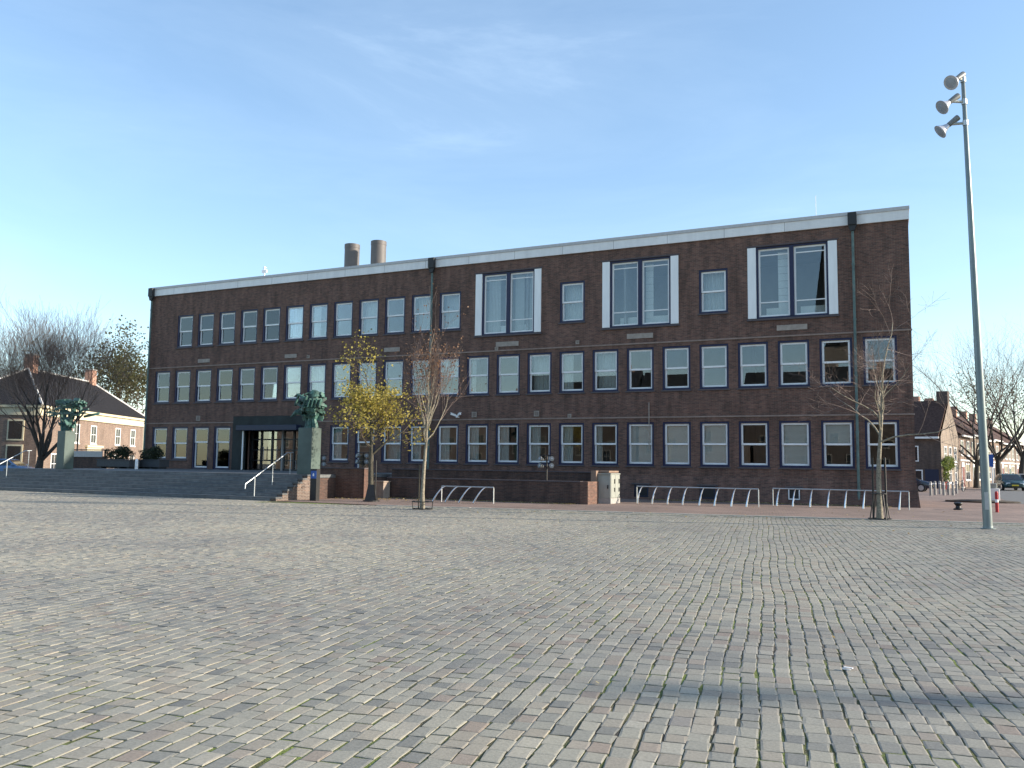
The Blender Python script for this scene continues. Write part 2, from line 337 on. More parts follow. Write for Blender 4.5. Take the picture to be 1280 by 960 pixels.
hs = N(nt, 'ShaderNodeHueSaturation'); hs.inputs['Saturation'].default_value = 1.10; hs.inputs['Hue'].default_value = 0.499; L(sky.outputs[0], hs.inputs['Color'])
cm = N(nt, 'ShaderNodeMix', data_type='RGBA'); L(crp.outputs['Color'], cm.inputs['Factor']); L(hs.outputs[0], cm.inputs[6]); cm.inputs[7].default_value = (4.3, 5.3, 6.3, 1)
L(cm.outputs[2], bg.inputs['Color'])
sc.view_settings.view_transform = 'Standard'; sc.view_settings.look = 'None'; sc.view_settings.exposure = 1.24; sc.view_settings.gamma = 1.0
sc.render.engine = 'CYCLES'

# ------------------------------------------------------------------ ground and paving
def sheet(name, poly, z, mat):
    b = MB(); b.add([(x, y, z) for x, y in poly], [tuple(range(len(poly)))]); return b.build(name, mat, keep=True, kind='structure')
sheet('ground', [(-900, -400), (900, -400), (900, 1500), (-900, 1500)], -0.09, 'earth')
TH = RAD(9.61); EU = Vector((math.cos(TH), math.sin(TH), 0)); EV = Vector((-math.sin(TH), math.cos(TH), 0))
def uv(u, v): p = EU*u + EV*v; return (p.x, p.y)
VK = -10.89
sheet('plaza_bed', [uv(-75, -75), uv(60, -75), uv(60, VK), uv(-21.3, VK), (-24.1, -13.95), (-90, -13.95)], -0.0065, 'bed')
kb = MB(); rk = random.Random(3); u = -21.0
while u < 45:
    l = rk.uniform(0.9, 1.1); 
    p = [uv(u, VK), uv(u+l-0.012, VK), uv(u+l-0.012, VK+0.2), uv(u, VK+0.2)]; h = rk.uniform(0.012, 0.02)
    kb.add([(x, y, -0.05) for x, y in p] + [(x, y, h) for x, y in p], [(4, 5, 6, 7), (0, 1, 5, 4), (1, 2, 6, 5), (3, 0, 4, 7), (2, 3, 7, 6)]); u += l
kb.build('kerb', 'kerb', keep=True, kind='structure')
far = Vector((0.2, 0.98, 0))
sheet('pavement', [uv(-21.0, VK+0.2), uv(45, VK+0.2), (45, 12), (9, 14), (8, 90), (-12, 90), (-12, 0.5), (-24.2, 0.5), (-24.2, -13.9)], 0.004, 'pave')
rp = [ground(1222, 606.5), ground(1243, 618), ground(1262, 629), ground(1330, 634)]
sheet('road', [(p.x, p.y) for p in rp] + [(60, 30), (70, 300), (40, 300)], 0.008, 'asphalt')
# granite setts, each a real block
def setts():
    rng = np.random.default_rng(5); P = []
    us = []; u = -62.0
    while u < 34: wd = rng.uniform(0.113, 0.137); us.append((u, wd)); u += wd + rng.uniform(0.007, 0.015)
    f = np.array(FW); r = np.array(RT); up = np.array(UP); c = np.array(CAM)
    for i, (u, wd) in enumerate(us):
        v = -46.0 + rng.uniform(0, 0.2)
        n = 250; ln = rng.uniform(0.140, 0.205, n); gp = rng.uniform(0.003, 0.010, n); vs = v + np.concatenate([[0], np.cumsum(ln+gp)[:-1]])
        wob = 0.017*np.sin(vs*0.9+u*0.35) + 0.009*np.sin(vs*2.3+u*0.9+1.3)
        uu = u + wd/2 + wob + rng.normal(0, 0.004, n); vv = vs + ln/2
        x = uu*EU.x + vv*EV.x; y = uu*EU.y + vv*EV.y
        d = np.stack([x-c[0], y-c[1], -c[2]+0*x], 1); dz = d@f
        sx = 640 + F_PX*(d@r)/np.maximum(dz, 0.3); sy = 480 - F_PX*(d@up)/np.maximum(dz, 0.3)
        ok = (dz > 2.2) & (sx > -420) & (sx < 1700) & (vv + ln/2 < VK-0.02) | ((dz > 2.2) & (sx > -420) & (x < -24.3) & (y < -14.12))
        ok &= (y < -14.12) | (x > -24.0)
        ok &= ~((vv > VK-1.02) & (vv < VK-0.90) & (x > -20))          # the gutter line beside the kerb
        for k in np.nonzero(ok)[0]: P.append((uu[k], vv[k], wd/2, ln[k]/2))
    P = np.array(P); n = len(P)
    hz = rng.normal(-0.001, 0.0012, n); tx = rng.normal(0, 0.010, n); ty = rng.normal(0, 0.009, n); rt = rng.normal(0, 0.025, n)
    sg = np.array([(-1, -1), (1, -1), (1, 1), (-1, 1)], float)
    def ring(inset, z):
        jit = rng.normal(0, 0.0045, (n, 4, 2)); 
        a = sg[None]*np.stack([P[:, 2]-inset, P[:, 3]-inset], 1)[:, None, :] + jit
        ca, sa = np.cos(rt)[:, None], np.sin(rt)[:, None]
        b = np.stack([a[..., 0]*ca-a[..., 1]*sa, a[..., 0]*sa+a[..., 1]*ca], -1)
        zz = hz[:, None] + z + b[..., 0]*tx[:, None] + b[..., 1]*ty[:, None]
        U = P[:, None, 0]+b[..., 0]; V = P[:, None, 1]+b[..., 1]
        return np.stack([U*EU.x+V*EV.x, U*EU.y+V*EV.y, zz], -1)
    V = np.concatenate([ring(0.0, -0.05), ring(0.0005, -0.0028), ring(0.011, 0.0)], 1).reshape(-1, 3)
    base = (np.arange(n)*12)[:, None, None]
    q = []
    for a in (0, 4):
        for k in range(4): q.append((a+k, a+(k+1) % 4, a+4+(k+1) % 4, a+4+k))
    q.append((8, 9, 10, 11)); q = np.array(q)[None]
    Fi = (base+q).reshape(-1, 4); nf = len(Fi)
    me = bpy.data.meshes.new('plaza_setts'); me.vertices.add(len(V)); me.vertices.foreach_set('co', V.ravel().astype(np.float32))
    me.loops.add(nf*4); me.loops.foreach_set('vertex_index', Fi.ravel().astype(np.int32))
    me.polygons.add(nf); me.polygons.foreach_set('loop_start', np.arange(0, nf*4, 4, dtype=np.int32))
    me.polygons.foreach_set('use_smooth', np.zeros(nf, dtype=bool)); me.update(calc_edges=True)
    a = me.attributes.new('rnd', 'FLOAT', 'FACE'); a.data.foreach_set('value', np.repeat(np.clip(rng.beta(2.2, 2.2, n), 0, 1), 9).astype(np.float32))
    me.materials.append(MT['setts']); o = bpy.data.objects.new('plaza', me); C.objects.link(o); o['kind'] = 'structure'
    print('setts', n)
setts()

# ------------------------------------------------------------------ town hall
def slab(x0, x1, y0, y1, z0, z1, sk=.47):
    b = MB(); b.add([(x0, y0, z0), (x1, y0, z0), (x1-sk, y1, z0), (x0, y1, z0), (x0, y0, z1), (x1, y0, z1), (x1-sk, y1, z1), (x0, y1, z1)], [(3, 2, 1, 0), (4, 5, 6, 7), (0, 1, 5, 4), (1, 2, 6, 5), (2, 3, 7, 6), (3, 0, 4, 7)]); return b
X0, PC, SW = -47.392, 1.8932, 1.24                # first window, column pitch, sash width
ROWS = {1: (1.788, 3.805), 2: (5.619, 7.647), 3: (9.405, 11.44)}
XL, XR, DEP, ZT = -48.3, 0.0, 11.0, 13.66
hall = thing('town_hall', 'long three-storey dark brown brick hall with rows of white sash windows', 'building', (-24, 0, 0))
wins = []                                          # (col, row, z0, z1, kind)
DOORS = {2, 3, 9}
for c in range(25):
    if c not in (4, 5, 6, 7): wins.append((c, 1, 1.19 if c in DOORS else ROWS[1][0], ROWS[1][1]))
    wins.append((c, 2, *ROWS[2]))
    if 1 <= c <= 12 or c in (16, 20): wins.append((c, 3, *ROWS[3]))
BIG = [(-22.37, -18.30), (-14.75, -10.665), (-7.21, -3.075)]
BZ = (8.86, 12.42)
PORT = (-39.02, -34.6, 1.05, 3.72)
holes = [(X0+PC*c-0.1, X0+PC*c+SW+0.1, z0-0.1, z1+0.1) for c, r, z0, z1 in wins]
holes += [(a, b, BZ[0], BZ[1]) for a, b in BIG] + [PORT]
hatches = [(-12.95, -12.2, 0.12, 0.74), (-9.62, -8.85, 0.12, 0.74), (-5.46, -4.9, 0.18, 0.74)]
def holed(mb, x0, x1, z0, z1, holes, y, th, mat=None):
    zs = sorted({z0, z1, *[h[2] for h in holes], *[h[3] for h in holes]})
    for za, zb in zip(zs, zs[1:]):
        hh = sorted(h for h in holes if h[2] < zb-1e-6 and h[3] > za+1e-6); x = x0
        for h in hh:
            if h[0] > x+1e-6: mb.add([(x, y, za), (h[0], y, za), (h[0], y, zb), (x, y, zb)], [(0, 1, 2, 3)], mat)
            x = max(x, h[1])
        if x < x1-1e-6: mb.add([(x, y, za), (x1, y, za), (x1, y, zb), (x, y, zb)], [(0, 1, 2, 3)], mat)
    for a, b, c_, d in holes:
        mb.add([(a, y, c_), (b, y, c_), (b, y, d), (a, y, d), (a, y+th, c_), (b, y+th, c_), (b, y+th, d), (a, y+th, d)],
               [(0, 4, 7, 3), (1, 2, 6, 5), (0, 1, 5, 4), (3, 7, 6, 2)], mat)
b = MB(); holed(b, XL, XR, 0.0, 13.06, holes, 0, 0.34)
b.add([(XR, 0, -.05), (XR-.45, DEP, -.05), (XR-.45, DEP, 13.06), (XR, 0, 13.06)], [(0, 1, 2, 3)])
b.add([(XL, 0, -.05), (XL, DEP, -.05), (XL, DEP, 13.06), (XL, 0, 13.06)], [(3, 2, 1, 0)])
b.add([(XL, DEP, -.05), (XR-.45, DEP, -.05), (XR-.45, DEP, 13.06), (XL, DEP, 13.06)], [(3, 2, 1, 0)])
b.build('wall', 'wall', hall)
# battered plinth
b = MB(); 
def plinth(xa, xb, hl):
    for x0, x1 in zip([xa]+[h[1] for h in hl], [h[0] for h in hl]+[xb]):
        b.add([(x0, -0.30, -.03), (x1, -0.30, -.03), (x1, -0.012, 1.22), (x0, -0.012, 1.22)], [(0, 1, 2, 3)])
    for h in hl:
        y = lambda z: -0.30 + 0.288*(z+.03)/1.25
        for za, zb in ((-.03, h[2]), (h[3], 1.22)): b.add([(h[0], y(za), za), (h[1], y(za), za), (h[1], y(zb), zb), (h[0], y(zb), zb)], [(0, 1, 2, 3)])
plinth(-24.0, 0.0, hatches)
b.add([(0.0, -0.30, -.03), (0.16, -0.30, -.03), (-.26, DEP, -.03), (-.43, DEP, 1.22), (0.012, -0.012, 1.22), (0.0, -0.012, 1.22)], [(0, 1, 4, 5), (1, 2, 3, 4)])
b.build('plinth', 'wall', hall)
for h in hatches:
    b = MB(); b.box(h[0], h[1], -0.16, -0.005, h[2], h[3], 'black')
    b.frame(h[0]+.02, h[1]-.02, h[2]+.02, h[3]-.02, 0.05, -0.19, -0.162, 'white' if h[0] > -6 else 'dkblue'); b.box(h[0]-.12, h[1]+.12, -0.26, -0.1, h[3]+.002, h[3]+.07, 'sill')
    b.build('cellar_hatch', None, hall)
# floors and room backs seen through the panes
b = MB()
for z in (1.02, 5.0, 8.55): b.box(XL+.1, XR-.6, 0.36, DEP-.1, z-.25, z)
b.box(XL+.1, XR-.6, 0.36, DEP-.1, 12.7, 12.9); b.box(XL+.05, XR-.6, 5.6, 5.8, 0.8, 12.7)
for k in range(0, 25, 3): b.box(X0+PC*k-.38, X0+PC*k-.26, 0.36, 5.6, 0.8, 12.7)
b.build('interior', 'inner', hall)
b = slab(XL+.02, XR-.02, 0.05, DEP-.05, 12.95, 13.2); b.build('roof', 'roofing', hall)
b = slab(XL-.06, XR+.04, -0.09, DEP+.06, 13.05, 13.50); b.build('fascia', 'fascia', hall)
b = slab(XL-.09, XR+.07, -0.13, DEP+.09, 13.503, 13.66); b.build('coping', 'coping', hall)
b = MB(); b.box(XL-.02, XR+.03, -0.035, 0.1, 7.93, 8.0); b.build('string_course', 'band', hall)
b = MB(); b.box(XL-.02, -40.06, -0.035, 0.1, 4.11, 4.18); b.box(-33.6, XR+.03, -0.035, 0.1, 4.11, 4.18); b.build('string_course', 'band', hall)
b = MB(); b.box(-49.3, -48.303, 2.5, 8.5, 0, 9.6); b.build('rear_wing', 'wall', hall)

def pipe(x, ztop, zend):
    b = MB(); b.tube([(x, -0.17, 13.0), (x, -0.17, zend)], 0.062, 10)
    for z in np.arange(zend+0.6, 12.8, 2.6): b.lathe([(0.078, -.05), (0.078, .05)], 10, mtx=Matrix.Translation((x, -0.17, z)))
    o = b.build('downpipe', 'copper', hall, smooth=True)
    b = MB(); b.box(x-.19, x+.19, -0.36, -0.135, 13.0, 13.58); b.prism([(x-.19, 13.0), (x+.19, 13.0), (x+.09, 12.72), (x-.09, 12.72)], -0.30, -0.137)
    b.build('hopper', 'hopper', o)
pipe(-48.02, 0, 1.05); pipe(-25.2, 0, 0.2); pipe(-2.36, 0, 0.15)

def window_meshes(h, door=False):
    wd = SW; W = {}
    b = MB(); b.frame(-0.1, wd+.1, -.1, h+.1, 0.1, 0.035, 0.26); W['window'] = b.mesh('window', 'blue')
    mid = h*0.5 if not door else h*0.645
    b = MB(); b.frame(0.0, wd, mid-.045, h, 0.088, 0.11, 0.165); W['sash_up'] = b.mesh('sash', 'white')
    b = MB(); b.frame(0.0, wd, 0, mid+.045-0.002, 0.092, 0.172, 0.225); W['sash_lo'] = b.mesh('sash', 'white')
    b = MB(); b.box(0.06, wd-.06, 0.135, 0.141, mid+.02, h-.06); W['pane_up'] = b.mesh('pane', 'pane')
    b = MB(); b.box(0.06, wd-.06, 0.196, 0.202, .06, mid-.02); W['pane_lo'] = b.mesh('pane', 'pane')
    b = MB(); b.box(-.16, wd+.16, -0.06, 0.034, -.175, -.103); W['sill'] = b.mesh('sill', 'sill')
    def wavy(x0, x1, z0, z1, y=0.30, mat='curtain'):
        b = MB(); n = max(6, int((x1-x0)/0.035))
        xs = [x0+(x1-x0)*i/n for i in range(n+1)]; ys = [y+0.03*math.sin(i*1.9)+0.012*math.sin(i*0.7) for i in range(n+1)]
        vs = [(x, yy, z) for z in (z0, z1) for x, yy in zip(xs, ys)] + [(x, yy+.006, z) for z in (z0, z1) for x, yy in zip(xs, ys)]
        m = n+1; fs = [(i, i+1, m+i+1, m+i) for i in range(n)] + [(2*m+i, 3*m+i, 3*m+i+1, 2*m+i+1) for i in range(n)]
        b.add(vs, fs); return b.mesh('curtain', mat)
    W['half'] = wavy(0.05, 0.62, 0.02, h); W['narrow'] = wavy(0.05, 0.36, 0.02, h); W['full'] = wavy(0.03, wd-.03, 0.02, h, 0.6)
    def slats(z0, z1):
        b = MB(); z = z1
        while z > z0: b.box(0.05, wd-.05, 0.235, 0.28, z-.006, z, None, Matrix.Translation((0, .255, z)) @ Matrix.Rotation(RAD(-78), 4, 'X') @ Matrix.Translation((0, -.255, -z))); z -= 0.056
        return b.mesh('blind', 'blind')
    W['slats'] = slats(0.04, h-.03); W['slats_half'] = slats(h*0.52, h-.03)
    b = MB(); b.box(.05, wd-.05, 0.31, 0.318, h*.5, h-.02); W['roller'] = b.mesh('blind', 'blind')
    return W
WM = {1: window_meshes(2.017), 2: window_meshes(2.028), 3: window_meshes(2.035), 'd': window_meshes(2.615, True)}
def link(name, me, parent, loc=(0, 0, 0), rot=(0, 0, 0)):
    o = bpy.data.objects.new(name, me); C.objects.link(o); o.parent = parent; o.location = loc; o.rotation_euler = rot; return o
rw = random.Random(11)
R1 = {0: 'full', 1: None, 8: 'half', 10: 'full', 11: 'half', 12: 'half', 13: 'half', 14: 'half', 15: 'half', 16: 'half', 17: 'narrow', 18: 'slats', 19: 'slats', 20: 'slats', 22: 'slats', 23: 'slats_half'}
R2 = {2: 'roller', 3: 'roller', 12: 'slats_half', 13: 'narrow', 15: 'full', 16: 'half', 17: 'full', 0: 'full', 4: 'full', 5: 'full', 7: 'full'}
R3 = {1: 'half', 2: 'full', 3: 'full', 4: 'full', 9: 'full', 11: 'full', 12: 'full', 6: 'full', 7: 'half', 16: 'full', 20: 'full'}
for c, r, z0, z1 in wins:
    door = z0 < 1.5; W = WM['d' if door else r]
    o = link('window', W['window'], hall, (X0+PC*c+24, 0, z0))
    link('sash', W['sash_up'], o); link('sash', W['sash_lo'], o)
    for k in ('pane_up', 'pane_lo'):
        link('pane', W[k], o, (0, 0, 0), (rw.gauss(0, RAD(0.25)), 0, rw.gauss(0, RAD(0.3))))
    link('sill', W['sill'], o)
    k = {1: R1, 2: R2, 3: R3}[r].get(c)
    if k: link('blind' if k in ('slats', 'slats_half', 'roller') else 'curtain', W[k], o)
# the three tall council-chamber windows
for i, (a, e) in enumerate(BIG):
    z0, z1 = BZ; m = (a+e)/2
    b = MB(); b.frame(a, e, z0, z1, 0.10, 0.03, 0.30); b.box(m-.10, m+.10, 0.0, 0.30, z0+.1, z1-.1); b.box(a+.40, a+.50, .03, .30, z0+.1, z1-.1); b.box(e-.50, e-.40, .03, .3, z0+.1, z1-.1)
    o = b.build('window', 'blue', hall); o['label'] = 'tall double window in blue frame between white side panels'
    for x in (a+.0, e-.40):
        b = MB(); b.box(x, x+.40, -0.05, 0.028, z0+.03, z1-.02); b.build('side_panel', 'white', o)
    for x0, x1 in ((a+.5, m-.1), (m+.1, e-.5)):
        h = z1-z0-.2; zb = z0+.1
        b = MB(); b.frame(x0, x1, zb, zb+h, 0.085, 0.12, 0.19); b.box(x0+.07, x1-.07, .125, .185, zb+h*.90, zb+h*.90+.05); b.box(x0+.07, x1-.07, .125, .185, zb+h*.205, zb+h*.205+.05)
        b.build('sash', 'white', o)
        b = MB(); b.box(x0+.05, x1-.05, .152, .160, zb+.05, zb+h-.05); b.build('pane', 'pane', o)
    b = MB(); b.box(a-.05, e+.05, -.09, .025, z0-.09, z0-.003); b.build('sill', 'sill', o)
    b = MB(); b.box(a-.05, e+.05, -.06, .025, z1+.003, z1+.06); b.build('lintel', 'sill', o)
    b = MB()
    for x0, x1 in ((a+.75, m-.3), (m+.3, e-.6)): b.box(x0, x1, .7, .82, z0+.15, z0+.62)
    b.build('radiator', 'blind', o)
    if i == 0:
        b = MB()
        for x0, x1 in ((a+.55, a+1.3), (m+.2, m+.75), (e-1.0, e-.55)):
            n = 16
            for k in range(n): b.box(x0+(x1-x0)*k/n, x0+(x1-x0)*(k+.85)/n, .55+.03*(k % 2), .57+.03*(k % 2), z0+.12, z1-.15)
        b.build('curtain', 'curtain', o)
    else:
        b = MB(); n = 9
        x0, x1 = (a+1.35, m-.15) if i == 2 else (m+.15, m+.55)
        for k in range(n): b.box(x0, x1, .6, .612, z0+.12+(z1-z0-.3)*k/n, z0+.12+(z1-z0-.3)*(k+.96)/n)
        b.build('blind', 'blind', o)
# sandstone tablets and vents
for x, z, wd, ht in [(-43.0, 8.31, 1.05, .24), (-35.6, 8.31, .95, .24), (-27.97, 8.36, 1.1, .26), (-20.34, 8.32, 1.4, .26), (-12.7, 8.36, 1.4, .26), (-5.17, 8.37, 1.4, .26)]:
    b = MB(); b.box(x-wd/2, x+wd/2, -.03, .05, z-ht/2, z+ht/2); b.build('stone_tablet', 'stone', hall)
for x, z, s in [(-34.2, 8.2, .2), (-20.99, 8.08, .2), (-16.15, 8.2, .2), (-43.26, 4.45, .34), (-26.9, 4.4, .3), (-22.33, 4.42, .3), (-18.5, 4.42, .3), (-16.58, 4.28, .2)]:
    b = MB(); b.frame(x-s/2, x+s/2, z-s/2, z+s/2, .04, -.05, .05)
    for k in range(4): b.box(x-s/2+.04, x+s/2-.04, -.03, .05, z-s/2+.05+k*(s-.08)/4, z-s/2+.05+(k+.6)*(s-.08)/4)
    b.build('wall_vent', 'stone', hall)
b = MB()
for s in (-1, 1):
    mt = Matrix.Translation((-23.36+s*.16, -.22, 4.40)) @ Matrix.Rotation(s*RAD(50), 4, 'Z') @ Matrix.Rotation(RAD(-18), 4, 'X')
    b.box(-.055, .055, -.2, .14, -.05, .05, None, mt); b.box(-.07, .07, -.24, .1, .055, .07, None, mt)
b.box(-23.42, -23.30, -.2, .02, 4.26, 4.36); b.build('security_camera', 'white', hall)
# roof furniture
for x, y in ((-35.75, 6.2), (-33.5, 6.2)):
    b = MB(); b.lathe([(.53, 12.9), (.53, 16.7), (.545, 16.71), (.545, 16.98), (.48, 16.98), (.48, 16.5)], 24, mtx=Matrix.Translation((x, y, 0)))
    b.build('flue', 'flue', hall, smooth=True)
b = MB(); b.tube([(-40.8, 3, 13.1), (-40.8, 3, 15.2)], .05, 6); b.box(-41.0, -40.6, 2.95, 3.05, 14.75, 14.95); b.tube([(-40.95, 3, 15.1), (-40.65, 3, 15.1)], .03, 6); b.build('roof_mast', 'white', hall)
b = MB(); b.tube([(-4.3, 3, 13.1), (-4.3, 3, 15.6)], .010, 5); b.build('antenna', 'coping', hall)
b = MB(); b.tube([(-12.2, -.09, 2.5), (-12.2, -.09, 4.9)], .025, 6); b.build('wall_cable', 'stone', hall)
# entrance portal
px0, px1, pz0, pz1 = PORT
b = MB(); b.box(-40.03, px0, -.16, .2, 1.05, 4.53); b.box(px1, -33.62, -.16, .2, 1.05, 4.53); b.box(px0, px1, -.16, .2, pz1, 4.53)
b.build('portal', 'slate', hall)
b = MB(); b.box(-39.35, -34.45, -.62, -.165, 3.60, 3.93); b.build('canopy', 'dkblue', hall, bevel=.02)
b = MB(); yd = .45
b.frame(px0, px1, 1.05, pz1, .12, yd, yd+.12)
for k in range(1, 5): x = px0+(px1-px0)*k/5; b.box(x-.07, x+.07, yd-.003, yd+.123, 1.17, pz1-.12)
for k in range(1, 4): z = 1.05+(pz1-1.05)*k/4; b.box(px0+.12, px1-.12, yd+.01, yd+.11, z-.04, z+.04)
o = b.build('entrance_door', 'black', hall)
b = MB(); b.box(px0+.1, px1-.1, yd+.05, yd+.06, 1.1, pz1-.1); b.build('pane', 'doorglass', o)
b = MB(); b.box(px0+.04, px0+.11, -.40, -.33, 1.1, 3.59); b.build('lit_edge', 'white', o)  # white post painting in the light along the door edge
b = MB(); b.tube([(px0+1.2, yd-.12, 1.7), (px0+1.2, yd-.12, 2.6)], .025, 8); b.tube([(px0+2.3, yd-.12, 1.7), (px0+2.3, yd-.12, 2.6)], .025, 8); b.build('handle', 'steel', o)

# ------------------------------------------------------------------ terrace and steps
TZ = 1.09; XS0, XS1 = -45.2, -24.15
st = thing('entrance_steps', 'broad flight of grey stone steps below the dark entrance portal', 'steps', (-35, -12, 0))
fronts = [-14.0, -13.6, -13.28, -12.96, -12.64, -12.32, -12.0]
for i, y in enumerate(fronts):
    z1 = TZ*(i+1)/7; z0 = TZ*i/7 - (.05 if i == 0 else 0)
    b = MB(); b.box(XS0+.02*i, XS1-.28, y, -0.02 if i == 6 else fronts[i+1]+.2, z0, z1-.002*0); 
    b.build('step', 'step', st, bevel=.012)
b = MB()
for i, y in enumerate(fronts): b.box(XS1-.277, XS1-.004*i, y+.03, -11.3+.01*i, TZ*i/7-.061, TZ*(i+1)/7-.062)
b.build('cheek_wall', 'cheek', st)
b = MB()
for i, y in enumerate(fronts): b.box(XS1-.279, XS1+.03, y-.02, (fronts[i+1]-.022 if i < 6 else -11.3), TZ*(i+1)/7-.058, TZ*(i+1)/7+.004)
b.build('cheek_coping', 'step', st)
b = MB(); b.box(XS0+.2, XS1-.29, -11.9, -.05, -.05, TZ*6/7-.012); b.build('terrace_base', 'lowwall', st)

# low walls right of the steps
XA = on_y(397, 600, -9.6).x; XB = on_y(455, 600, -9.6).x
b = MB(); b.box(XA, XB, -9.6, -9.25, -.03, 1.36); b.box(XB-.02, XB+.02, -9.62, -9.5, .1, 1.36)
o = b.build('brick_wall', 'redwall'); tag(o, 'tall red-brown brick wall block right of the steps behind the yellow tree', 'wall')
b = MB(); b.box(XA-.04, XB+.04, -9.64, -9.2, 1.361, 1.42); WORLD['brick_wall'] = o.location.copy(); b.build('coping', 'sill', o)
XC = on_y(735, 620, -7.7).x
b = MB(); b.box(XB+.0, XC-.35, -7.7, -7.4, -.03, .93); o = b.build('brick_wall', 'lowwall'); tag(o, 'long low dark brick ramp wall behind the leftmost cycle rack', 'wall')
WORLD[o.name] = o.location.copy()
b = MB(); b.box(XB, XC-.35, -7.73, -7.37, .932, .985); b.build('coping', 'sill', o)
b = MB(); b.box(XC-.347, XC, -7.72, -5.0, -.03, .97); b.build('end_pier', 'wall', o)
b = MB(); b.box(-24.0, XC-.36, -5.6, -5.3, -.03, 1.33); o = b.build('brick_wall', 'lowwall'); tag(o, 'higher rear brick parapet between ramp wall and facade windows', 'wall')
WORLD[o.name] = o.location.copy()
b = MB(); b.box(-24.0, XC-.36, -5.64, -5.26, 1.332, 1.39); b.build('coping', 'sill', o)
# two pale blocks at the foot of the wall beside the yellow tree
for k, (pxa, pxb) in enumerate(((455.5, 461), (467, 479))):
    xa, xb = on_y(pxa, 615, -8.3).x, on_y(pxb, 615, -8.3).x
    b = MB(); b.box(xa, xb, -8.3, -7.75, -.02, .74); b.box(xa-.03, xb+.03, -8.33, -7.72, .742, .80); o = b.build('stone_block', 'pinkstone')
    tag(o, ['narrow pale stone block left of the yellow tree trunk', 'wide pale stone block right of the yellow tree trunk'][k], 'stone block', 'pale blocks against the low wall')

# brown surround and utility cabinet
cx0, cx1 = on_y(747, 620, -6.4).x, on_y(763, 620, -6.4).x
b = MB(); fx0, fx1 = on_y(738.5, 620, -5.6).x, on_y(776, 620, -5.6).x
jx = on_y(738.5, 620, -6.6).x; jw = on_y(745, 620, -6.6).x
b.box(jx, jw, -6.6, -6.3, -.02, 1.30); b.box(jx, cx1-.1, -6.3, -5.0, 1.36, 1.44); b.box(jx, jw, -6.6, -6.3, 1.303, 1.44); b.box(jw-.1, jw, -6.29, -5.0, -.02, 1.35)
tag(b.build('niche_surround', 'brownstone'), 'brown stone surround framing the grey utility cabinet', 'stone surround')
cab = thing('utility_cabinet', 'grey two-door utility cabinet standing against the brown surround', 'cabinet', ((cx0+cx1)/2, -5.8, 0))
b = MB(); b.box(cx0-.02, cx1+.02, -6.42, -5.16, -.02, .24); b.build('base', 'concrete', cab)
b = MB(); b.box(cx0, cx1, -6.4, -5.18, .242, 1.27); b.build('body', 'cabgrey', cab, bevel=.012)
b = MB(); b.box(cx0-.03, cx1+.03, -6.44, -5.14, 1.272, 1.33); b.build('lid', 'cabgrey', cab, bevel=.01)
for ya, yb in ((-6.37, -5.80), (-5.78, -5.21)):
    b = MB(); b.box(cx1+.002, cx1+.022, ya, yb, .27, 1.25); d = b.build('door', 'cabgrey', cab)
    b = MB(); b.box(cx1+.023, cx1+.05, yb-.16, yb-.10, .88, 1.08); b.box(cx1+.023, cx1+.05, yb-.16, yb-.10, .52, .7); b.build('handle', 'black', d)
b = MB(); b.box(cx0+.45, cx0+.5, -6.43, -6.402, .66, .82); b.build('handle', 'black', cab)

# ------------------------------------------------------------------ cycle racks
def rack(label, x0, x1, y, h, xs, lean):
    t = thing('cycle_rack', label, 'cycle rack', ((x0+x1)/2, y, 0), 0, 'steel cycle racks along the facade')
    b = MB(); b.tube([(x0, y+.55, h), (x1, y+.55, h)], .026, 8); b.build('rail', 'galv', t, smooth=True)
    for x in (x0, x1):
        b = MB(); b.tube([(x, y+.55, 0), (x, y+.55, h-.02)], .022, 8); b.build('post', 'galv', t, smooth=True)
    for x in xs:
        pts = []
        for k in range(9):
            a = k/8*math.pi/2; pts.append((x+lean*math.sin(a)*0.9, y+.55*(1-math.cos(a))+.0, .02+(h-.02)*math.sin(a)))
        b = MB(); b.tube(pts, [.045, .04, .034, .03, .027, .025, .024, .024, .024], 8); b.build('hoop', 'steel', t, smooth=True)
def gx(px, py, y): return on_y(px, py, y).x
yL, yM, yR = -10.3, -5.35, -3.3
rack('short curved-hoop cycle rack between the russet tree and low wall', gx(552, 615, yL+.55), gx(617, 615, yL+.55), yL, .68, [gx(q, 629, yL) for q in (541, 557, 574, 592)], .34)
rack('long cycle rack beside the grey utility cabinet', gx(796, 615, yM+.55), gx(948, 615, yM+.55), yM, .76, [gx(q, 632, yM) for q in (796.5, 815, 834, 853, 874, 893, 914, 933)], .1)
rack('long cycle rack behind the bare tree at the building corner', gx(966, 618, yR+.55), gx(1136, 618, yR+.55), yR, .76, [gx(q, 635, yR) for q in (971, 991, 1012.5, 1034.5, 1056, 1079, 1124)], .06)

# ------------------------------------------------------------------ handrails
def rail_from(label, top, posts, zb):
    p0 = posts[0][0]
    t = thing('handrail', label, 'handrail', p0, 0, 'steel handrails on the steps')
    b = MB(); b.tube(top, .024, 8); b.build('rail', 'galv', t, smooth=True)
    for a, e in posts: b = MB(); b.tube([a, e], .02, 8); b.build('post', 'galv', t, smooth=True)
def stair_z(y):
    z = 0
    for i, f in enumerate(fronts):
        if y >= f: z = TZ*(i+1)/7
    return z
def handrail(label, x, ys):
    y0, y1 = -14.3, -11.35
    zt = lambda y: .95 + (y+13.8)*TZ/2.05
    top = [(x, y0-.02, zt(y0)-.2), (x, y0, zt(y0))] + [(x, y, zt(y)) for y in (-13.3, -12.5, -11.75)] + [(x, y1, zt(-11.7))]
    rail_from(label, top, [(Vector((x, y, stair_z(y))), Vector((x, y, zt(min(y, -11.7))))) for y in ys], 0)
def x_at(px, y): return on_y(px, 590, y).x
